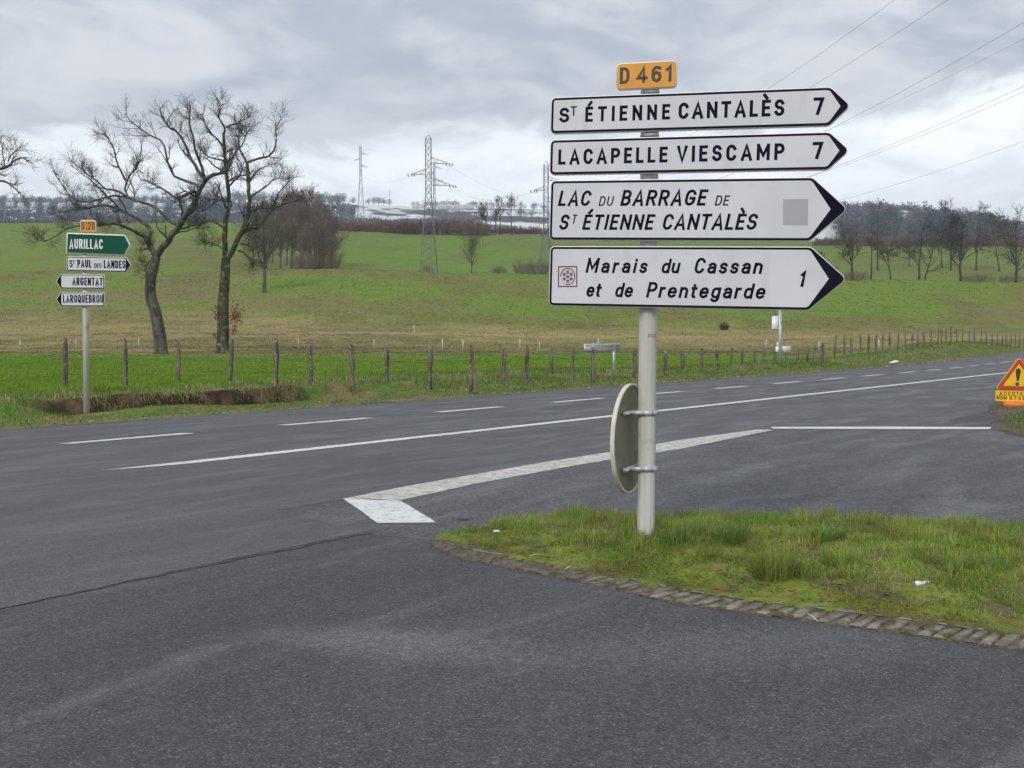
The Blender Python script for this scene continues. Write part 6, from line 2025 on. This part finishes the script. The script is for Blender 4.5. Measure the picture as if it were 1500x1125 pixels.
def island_grass():
    rng = np.random.RandomState(11)
    n = 270000
    x = rng.uniform(isl[:, 0].min(), 6.0, n); y = rng.uniform(isl[:, 1].min(), isl[:, 1].max(), n)
    m = in_poly(x, y, isl); x, y = x[m], y[m]
    e = poly_dist(x, y, isl); fr = dist_front(x, y)
    d = fbm(x * 1.9, y * 1.9, 3, 5); d2 = fbm(x * 6, y * 6, 3, 6)
    dens = sst(d * .6 + d2 * .4, .30, .50) * sst(fr, .15, .80) * .9 + .14 * sst(fr, .14, .3)
    dens *= np.where(sst(fr, .3, .9) < .7, sst(d2, .38, .6), 1)
    k = (rng.rand(len(x)) < dens) & (fr > .14) & (e > .015); x, y, fr, d, d2, e = x[k], y[k], fr[k], d[k], d2[k], e[k]
    L = .025 + .055 * rng.rand(len(x)) * (.4 + d2) * sst(fr, .2, 1.0) + .04 * sst(d, .52, .66) * rng.rand(len(x))
    L *= .65 + .5 * sst(y, 6.2, 8.0)
    z = island_z(x, y) - .004
    straw = .12 + .45 * sst(d2, .55, .4)
    col = gcol(len(x), rng, straw, fresh=(.34, .47, .080), dark=(.15, .245, .042))
    blades('island_grass', np.stack([x, y, z], 1), L, col, rng, .0019, 1.6, 'rough short grass growing on the island round the signpost')
    # tussocks
    B, Ls, Cs, Ds = [], [], [], []
    T = [(1135, 838, .13, 520, .21), (1205, 800, .09, 260, .15), (1230, 830, .08, 200, .14), (845, 752, .12, 320, .17), (870, 765, .11, 260, .15), (1070, 800, .12, 320, .17), (1030, 765, .11, 260, .16), (1310, 790, .11, 300, .16), (1350, 805, .1, 240, .15),
         (1460, 820, .14, 380, .15), (1400, 840, .10, 240, .13), (1180, 770, .13, 320, .17), (990, 800, .10, 220, .14), (960, 770, .10, 160, .14), (1260, 770, .13, 260, .16), (930, 765, .10, 200, .14), (1440, 790, .13, 280, .14), (1095, 770, .1, 200, .17), (925, 786, .06, 90, .10), (968, 786, .06, 90, .10)]
    C0 = [(at(px, py, .1)[:2], r, cnt, hh) for px, py, r, cnt, hh in T]
    for _ in range(480):
        c = np.array([rng.uniform(isl[:, 0].min(), 6.0), rng.uniform(isl[:, 1].min(), isl[:, 1].max())])
        f_ = float(dist_front(c[:1], c[1:])[0])
        if f_ < .55 or not in_poly(c[:1], c[1:], isl)[0]: continue
        C0.append((c, rng.uniform(.03, .09), rng.randint(40, 120), rng.uniform(.06, .13) * (.7 + .4 * min(f_, 1))))
    for c, r, cnt, hh in C0:
        a = rng.rand(cnt) * 2 * np.pi; q = np.sqrt(rng.rand(cnt)) * r; dx, dy = np.cos(a) * q, np.sin(a) * q
        X, Y = c[0] + dx, c[1] + dy; mm = in_poly(X, Y, isl); X, Y, dx, dy = X[mm], Y[mm], dx[mm], dy[mm]
        B.append(np.stack([X, Y, island_z(X, Y) - .01], 1)); Ls.append(hh * rng.uniform(.5, 1.15, len(X))); Ds.append(np.stack([dx, dy], 1))
        t_ = rng.rand(); Cs.append(gcol(len(X), rng, .08 + .12 * t_, fresh=(.26 + .13 * t_, .44, .085), dark=(.10 + .08 * t_, .21, .042)))
    blades('grass_tussocks', np.concatenate(B), np.concatenate(Ls), np.concatenate(Cs), rng, .0023, 1.35, 'tufts of longer grass standing out of the island turf', dirv=np.concatenate(Ds))
    # flat straw, clover leaves and moss crumbs
    n = 5200; x = rng.uniform(isl[:, 0].min(), 5.6, n); y = rng.uniform(isl[:, 1].min(), isl[:, 1].max(), n); m = in_poly(x, y, isl) & (dist_front(x, y) > .18); x, y = x[m], y[m]
    z = island_z(x, y) + .008 + rng.rand(len(x)) * .012; a = rng.rand(len(x)) * 2 * np.pi; L = rng.uniform(.015, .065, len(x))[:, None]
    d = np.stack([np.cos(a), np.sin(a), rng.randn(len(x)) * .15], 1); s = np.stack([-np.sin(a), np.cos(a), 0 * a], 1) * .0016
    p = np.stack([x, y, z], 1); V = np.stack([p - s, p + s, p + d * L + s, p + d * L - s], 1).reshape(-1, 3)
    C = np.repeat(np.array([.36, .29, .17])[None] * rng.uniform(.4, 1.2, (len(x), 1)), 4, 0)
    tag(link(bpy.data.objects.new('dry_stalks', mk_mesh('dry_stalks', V, [np.arange(len(V)).reshape(-1, 4)], M['blade'], False, C))), 'dry straw stalks lying in the island grass', None, None, 'stuff')
    n = 30000; x = rng.uniform(isl[:, 0].min(), 5.6, n); y = rng.uniform(isl[:, 1].min(), isl[:, 1].max(), n)
    fr = dist_front(x, y); d = fbm(x * 2.6, y * 2.6, 3, 95)
    m = in_poly(x, y, isl) & (fr > .22) & (rng.rand(n) < sst(d, .42, .55) * (1 - .8 * sst(fr, .8, 1.3))); x, y = x[m], y[m]
    z = island_z(x, y) + .004 + rng.rand(len(x)) * .016; p = np.stack([x, y, z], 1)
    nrm_ = norm(np.stack([rng.randn(len(x)) * .5, rng.randn(len(x)) * .5 - .2, np.ones(len(x))], 1)); u = norm(np.cross(nrm_, rng.randn(len(x), 3))); v = np.cross(nrm_, u); r = rng.uniform(.003, .0085, (len(x), 1))
    V = np.stack([p + (u * math.cos(t) + v * math.sin(t)) * r for t in np.arange(5) * 2 * np.pi / 5], 1).reshape(-1, 3)
    C = np.repeat(np.where(rng.rand(len(x), 1) < .3, [.16, .19, .02], [.10, .18, .035]) * rng.uniform(.6, 1.2, (len(x), 1)), 5, 0)
    tag(link(bpy.data.objects.new('clover_cover', mk_mesh('clover_cover', V, [np.arange(len(V)).reshape(-1, 5)], M['blade'], False, C))), 'low clover and moss along the kerb side of the island', None, None, 'stuff')


island_grass()


def verge_grass():
    rng = np.random.RandomState(12)
    n = 150000
    s = np.where(rng.rand(n) < .8, rng.uniform(-22, 50, n), rng.uniform(50, 115, n)); d = D_EDGE + .12 + rng.rand(n) ** 1.1 * 7.0
    x = RN[0] * d + RD[0] * s; y = RN[1] * d + RD[1] * s
    px = 750 + F * x / y
    w = widen(s); dd = d; d = dd + w
    z = verge_z(d, s); x = RN[0] * d + RD[0] * s; y = RN[1] * d + RD[1] * s
    n1 = fbm(x * .8, y * .8, 3, 71); n2 = fbm(x * 3, y * 3, 3, 72)
    A1 = sst(s, S_DITCH0, S_DITCH0 + 1.8) * (1 - sst(s, S_DITCH1 - 6.0, S_DITCH1)); dn_ = dd + np.clip(s - 11, 0, 8) * .10 * A1
    soil = (A1 > .35 + .3 * rng.rand(n)) & (dn_ > 19.0) & (dn_ < 21.12) & (rng.rand(n) < .60 + .38 * sst(fbm(s * .9, d * .4, 3, 91), .40, .50))
    k = (px > -120) & (px < 1620) & ~soil & (rng.rand(n) < .35 + sst(n2, .35, .6) * .65) & (rng.rand(n) < .25 + sst(dd, 16.75, 17.3))
    x, y, z, dd, s, n1, n2 = x[k], y[k], z[k], dd[k], s[k], n1[k], n2[k]
    A0 = sst(s, S_DITCH0, S_DITCH0 + 1) * (1 - sst(s, S_DITCH1 - 2, S_DITCH1))
    L = (.04 + .05 * rng.rand(len(x))) * (1 - .35 * A0) + .12 * sst(dd, 17.8 + 3 * A0, 20.5 + A0) * rng.rand(len(x)) * (1 - sst(dd, 22, 24) * .4)
    A = sst(s, S_DITCH0, S_DITCH0 + 2) * (1 - sst(s, S_DITCH1 - 2, S_DITCH1 + 1))
    straw = .10 + .35 * sst(n1, .5, .64) + .55 * A * np.exp(-((dd - 21.2) / .55) ** 2) + .35 * (1 - A) * np.exp(-((dd - 20.2) / .8) ** 2) * sst(s, -3, 5) * sst(n1, .42, .55)
    fresh = np.where((dd > 19)[:, None], [.165, .330, .045], [.235, .330, .070])
    f = rng.rand(len(x), 1); col = fresh * (.45 + .6 * f)
    st = rng.rand(len(x)) < straw
    col = np.where(st[:, None], np.array([.50, .39, .22]) * rng.uniform(.35, 1.1, (len(x), 1)), col)
    wd = .004 + .0035 * rng.rand(len(x)) + .00012 * y
    blades('verge_grass', np.stack([x, y, z - .01], 1), L, col, rng, wd, .9, 'uneven grass of the far verge and ditch edge')
    # long dead grass hanging over the bare soil
    n = 3600; s = rng.uniform(S_DITCH0, S_DITCH1 + .5, n); cl = fbm(s * 1.1, s * 0, 3, 7); s = s[rng.rand(n) < sst(cl, .38, .55) * (1 - sst(s, S_DITCH1 - 6.5, S_DITCH1 - 2.5)) * sst(s, S_DITCH0, S_DITCH0 + 1.5)]
    n = len(s); d = 21.15 - np.clip(s - 11, 0, 8) * .10 + rng.randn(n) * .16; x = RN[0] * d + RD[0] * s; y = RN[1] * d + RD[1] * s; z = verge_z(d, s)
    p = np.stack([x, y, z], 1); L = rng.uniform(.08, .30, (n, 1)); tow = -RN[None] * rng.uniform(.5, 1, (n, 1)) + RD[None] * rng.randn(n, 1) * .35
    p1 = p + norm(tow + [0, 0, .25]) * L * .4; p2 = p1 + norm(tow * .6 - [0, 0, 1.0]) * L * .6
    side = RD[None] * .007
    V = np.stack([p - side, p + side, p1 + side, p1 - side, p2], 1).reshape(-1, 3); i = np.arange(n) * 5
    C = np.repeat(np.where(rng.rand(n, 1) < .35, [.20, .30, .05], [.50, .40, .22]) * rng.uniform(.25, 1.15, (n, 1)), 5, 0)
    tag(link(bpy.data.objects.new('dead_grass_fringe', mk_mesh('dead_grass_fringe', V, [np.stack([i, i + 1, i + 2, i + 3], 1), np.stack([i + 3, i + 2, i + 4], 1)], M['blade'], False, C))), 'tawny dead grass hanging over the bare soil face', None, None, 'stuff')
    # bright pasture behind the fence
    n = 170000; px = rng.uniform(-60, 1560, n); Y = np.exp(rng.uniform(math.log(23), math.log(62), n)); x = (px - 750) / F * Y; y = Y
    d = x * RN[0] + y * RN[1]; s = x * RD[0] + y * RD[1]; w = widen(s)
    k = (d - w > 23.0); x, y, d, s = x[k], y[k], d[k], s[k]
    z = np.where(d < 29.5, verge_z(d, s), terrain_z(x, y)); n1 = fbm(x / 4, y / 4, 3, 75); n2 = fbm(x, y, 3, 76)
    L = (.05 + .07 * rng.rand(len(x))) * (1 + .8 * sst(n2, .6, .75)); f = rng.rand(len(x), 1)
    col = np.array([.215, .335, .035]) * (.6 + .6 * f); col = np.where((rng.rand(len(x)) < .05)[:, None], np.array([.25, .22, .10]), col)
    blades('pasture_grass', np.stack([x, y, z - .01], 1), L, col, rng, .0045 + .00022 * y, .8, 'bright green pasture grass behind the wire fence')
    # coarse tufts on the slope beyond
    n = 130000; px = rng.uniform(-60, 1560, n); Y = np.exp(rng.uniform(math.log(62), math.log(235), n)); x = (px - 750) / F * Y; y = Y; z = terrain_z(x, y)
    n1 = fbm(x / 6, y / 14, 3, 85); n2 = fbm(x / 1.5, y / 3.0, 3, 86); k = rng.rand(n) < sst(n2, .35, .6) * np.where(Y < 76, .5, 1); x, y, z, n1, n2 = x[k], y[k], z[k], n1[k], n2[k]
    c = terrain_color(x, y, z); c = c * rng.uniform(1.0, 1.6, (len(x), 1)); c = np.where((rng.rand(len(x)) < .10 * sst(n1, .5, .62) + .02)[:, None], c * .7 + np.array([.10, .08, .04]), c)
    dd_ = x * RN[0] + y * RN[1] - widen(x * RD[0] + y * RD[1]); k = dd_ > 29; x, y, z, c = x[k], y[k], z[k], c[k]
    blades('slope_tufts', np.stack([x, y, z - .02], 1), rng.uniform(.05, .15, len(x)) * (.6 + y / 200), c, rng, .012 + .00045 * y, 1.1, 'coarse tufts of grass and rushes over the slope')
    # corner patch
    n = 16000; x = rng.uniform(COR[:, 0].min(), 13, n); y = rng.uniform(COR[:, 1].min(), COR[:, 1].max(), n); m = in_poly(x, y, COR); x, y = x[m], y[m]
    e = poly_dist(x, y, COR); front = y < np.interp(x, [at(1452, 612)[0], at(1900, 606)[0]], [at(1452, 612)[1], at(1900, 606)[1]])
    k = (rng.rand(len(x)) < np.where(front, .95, .25)) & (e > .12); x, y = x[k], y[k]
    col = gcol(len(x), rng, .25)
    blades('corner_grass', np.stack([x, y, np.full(len(x), .05)], 1), rng.uniform(.04, .11, len(x)), col, rng, .006, .9, 'short grass on the corner by the warning triangle')


verge_grass()


def grit():
    """loose stones and crumbs along the tarmac edges"""
    rng = np.random.RandomState(13); V, Q, C, n = [], [], [], 0
    def add(c, r, col):
        nonlocal n
        v = np.array([[1, 0, 0], [-1, 0, 0], [0, 1, 0], [0, -1, 0], [0, 0, 1], [0, 0, -.5]]) * r * rng.uniform(.5, 1.2, (6, 3)) + c
        V.append(v); Q.append(np.array([[0, 2, 4], [2, 1, 4], [1, 3, 4], [3, 0, 4]]) + n); C.append(np.tile(col, (6, 1))); n += 6
    for _ in range(2600):
        s = rng.uniform(-14, 75) if rng.rand() < .4 else rng.uniform(25, 75); d = float(d_edge(s)) + abs(rng.randn()) * .25; p = rp(d, s, .02); g_ = rng.uniform(.10, .42); add(p, rng.uniform(.01, .03) * (1 + max(s, 0) / 60), [g_, g_ * .93, g_ * .82])
    for _ in range(700):
        i = rng.randint(len(COR) - 8) ; a, b = COR[i % len(COR)], COR[(i + 1) % len(COR)]; f = rng.rand(); p = a * (1 - f) + b * f + rng.randn(2) * .12; g_ = rng.uniform(.08, .35); add([p[0], p[1], .02], rng.uniform(.006, .02), [g_, g_ * .93, g_ * .82])
    for _ in range(1500):
        i = rng.randint(len(FRONT) - 1); a, b = FRONT[i], FRONT[i + 1]; f = rng.rand(); p = a * (1 - f) + b * f; q = (b - a) / np.linalg.norm(b - a); p = p + np.array([-q[1], q[0]]) * (rng.randn() * .02 + (.26 if rng.rand() < .6 else -.01)); g_ = rng.uniform(.05, .3)
        add([p[0], p[1], .045 if dist_front(np.array([p[0]]), np.array([p[1]]))[0] > .1 else .004], rng.uniform(.002, .006), [g_, g_ * .85, g_ * .65])
    for _ in range(260):
        p = at(rng.uniform(100, 1400), rng.uniform(640, 1100)); g_ = rng.choice([.02, .03, .4]); add([p[0], p[1], .001], rng.uniform(.002, .005), [g_, g_, g_])
    tag(link(bpy.data.objects.new('loose_grit', mk_mesh('loose_grit', np.concatenate(V), [np.concatenate(Q)], M['blade'], False, np.concatenate(C)))), 'loose stones and crumbs along the road edges', None, None, 'stuff')


grit()


def small_litter():
    rng = np.random.RandomState(3)
    def leafy(name, px, py, z, size, mat, label, cat, group=None, curl=.35):
        c = at(px, py, z); n = 9; a = rng.rand() * 6.28; V = []; t = np.linspace(-1, 1, n)
        for k in t:
            w = (1 - k * k) ** .6 * (.55 + .12 * math.sin(k * 14)); 
            for sgn in (-1, 0, 1):
                x_, y_ = k, sgn * w * .5; V.append([c[0] + size * (x_ * math.cos(a) - y_ * math.sin(a)), c[1] + size * (x_ * math.sin(a) + y_ * math.cos(a)), c[2] + size * (curl * abs(sgn) * w + curl * k * k * .6 + .15 + rng.rand() * .05)])
        i = np.arange(n - 1) * 3; Q = np.concatenate([np.stack([i, i + 3, i + 4, i + 1], 1), np.stack([i + 1, i + 4, i + 5, i + 2], 1)])
        mb = MB(); mb.add(V, [Q]); o = mb.build(name, mat, None, origin=c); tag(o, label, cat, group)
    for (px, py, lab, sz) in ((1190, 806, 'rusty curled dead leaf in the grass right of the large tussock', .035), (1272, 829, 'rusty dead leaf below the middle of the grass', .03), (1383, 843, 'small rusty dead leaf left of the paper scrap', .03), (1424, 840, 'small tawny dead leaf right of the paper scrap', .026), (1460, 846, 'tawny dead leaf near the right edge of the grass', .03), (1112, 857, 'dead leaf at the foot of the large tussock', .03), (1125, 856, 'second dead leaf at the foot of the large tussock', .025), (872, 775, 'pale dead leaf left of the post', .025), (858, 823, 'dead leaf among clover left of the post', .022)):
        leafy('dead_leaf', px, py, island_z(*at(px, py, .12)[:2]) + .03, sz, M['leafdead'], lab, 'leaf', 'dead leaves on the grass island')
    spots = ((905, 792, 'left of the post foot'), (1010, 826, 'right of the post, near the kerb'), (1056, 838, 'left of the large tussock'), (1160, 868, 'between the large tussock and the kerb'), (1228, 858, 'on the bare patch left of the paper scrap'), (1298, 872, 'just below the paper scrap'), (1405, 800, 'high in the grass at the right'), (1330, 778, 'near the back edge of the grass at the right'), (800, 806, 'near the kerb on the left part of the island'), (748, 790, 'near the pointed end of the island'))
    for px, py, wh in spots: leafy('dead_leaf', px, py, island_z(*at(px, py, .12)[:2]) + .035, .030 + .008 * rng.rand(), M['leafdead'], 'curled brown dead leaf ' + wh, 'leaf', 'dead leaves on the grass island')
    # folded white scrap
    c = at(1352, 858, .10); a = .1; mb = MB(); ux = np.array([math.cos(a), math.sin(a), 0]); uy = np.array([0, .55, .83])
    V = [c + ux * x_ + uy * y_ + np.array([0, -.012 * (k % 2), 0]) for k, x_ in enumerate(np.linspace(-.042, .042, 6)) for y_ in (0, .026 + .004 * (k % 2))]
    i = np.arange(5) * 2; mb.prism([V[0], V[2], V[4], V[6], V[8], V[10], V[11], V[9], V[7], V[5], V[3], V[1]], np.array([0, 0, 0]), np.array([0, .006, .002])); o = mb.build('paper_scrap', M['litter'], None, origin=c); tag(o, 'small crumpled white paper scrap in the grass near the kerb', 'litter')
    c = at(727, 779, .09); mb = MB(); mb.prism([c + np.array(v) for v in ((-.025, 0, 0), (.02, -.004, 0), (.03, .012, .004), (-.01, .02, .006))], np.array([0, 0, 0]), np.array([0, 0, .006])); o = mb.build('paper_scrap', M['litter'], None, origin=c); tag(o, 'tiny white scrap near the pointed left end of the island', 'litter')
    # pale twigs
    for (a_, b_, lab) in (((776, 797), (793, 795), 'short pale twig on the left part of the island'), ((828, 815), (840, 811), 'yellowish twig stub on the left part of the island'), ((1182, 877), (1198, 887), 'thin pale twig lying by the kerb')):
        A, B = at(*a_, .15), at(*b_, .15)
        A[2] = float(island_z(A[0], A[1])) + .035; B[2] = float(island_z(B[0], B[1])) + .03
        mb = MB(); mb.tube([A, (A + B) / 2 + [0, 0, .008], B], [.004, .005, .003], 5); o = mb.build('twig', M['straw'], None, origin=A); tag(o, lab, 'twig', 'pale twigs on the island')
    # white bag by the far verge
    c = at(1309, 531, .12); c[2] = ground_z(*c[:2]) + .02; s_ = c[1] / F; n = 14; V = []
    bm_rng = np.random.RandomState(5); P = []; 
    for j in range(7):
        for i_ in range(n):
            ph = math.pi * j / 6; th = 2 * math.pi * i_ / n; r = 1 + bm_rng.randn() * .10
            P.append([c[0] + s_ * 7.5 * math.sin(ph) * math.cos(th) * r + s_ * 1.5 * math.cos(ph), c[1] + s_ * 4 * math.sin(ph) * math.sin(th) * r, c[2] + s_ * (3.0 + 2.2 * math.cos(th) * math.sin(ph) * .5) * (math.cos(ph) * .9 + 1) * .8 * (r)])
    j = np.arange(6)[:, None] * n; i = np.arange(n)[None]; Q = np.stack([j + i, j + (i + 1) % n, j + n + (i + 1) % n, j + n + i], -1).reshape(-1, 4)
    mb = MB(); mb.add(P, [Q]); o = mb.build('plastic_bag', M['litter'], None, origin=c); tag(o, 'crumpled white plastic bag lying on the far verge', 'bag')
    # small drain hole near the foot of the band
    c = at(678, 760.5, .003); mb = MB(); mb.poly([c + np.array([.05 * math.cos(t), .035 * math.sin(t), .002]) for t in np.arange(14) * 2 * math.pi / 14]); o = mb.build('tar_spot', M['seam'], side_road); 


small_litter()

# ------------------------------------------------------------------ haze over the valley
def haze():
    mb = MB(); zt = float(max(terrain_z((x - 750) / F * Y, Y) for x in (-250, 0, 300, 600, 900, 1200, 1500, 1700) for Y in (1300, 1700, 2200, 2400, 3000))) + 60
    print('haze top', zt)
    hm = bpy.data.materials.new('haze'); hm.use_nodes = True; nt = hm.node_tree; nt.nodes.clear()
    o = nt.nodes.new('ShaderNodeOutputMaterial'); v = nt.nodes.new('ShaderNodeVolumePrincipled')
    v.inputs['Color'].default_value = (.72, .83, 1.0, 1); v.inputs['Density'].default_value = HAZE; v.inputs['Anisotropy'].default_value = 0.2
    nt.links.new(v.outputs[0], o.inputs['Volume'])
    R = 6400.0; mb.box([0, 0, (zt - 120) / 2], R, R, (zt + 120) / 2)
    ob = mb.build('haze', hm, None); tag(ob, 'thin blue winter haze filling the valley', None, None, 'stuff')


HAZE = 2.6e-4
haze()
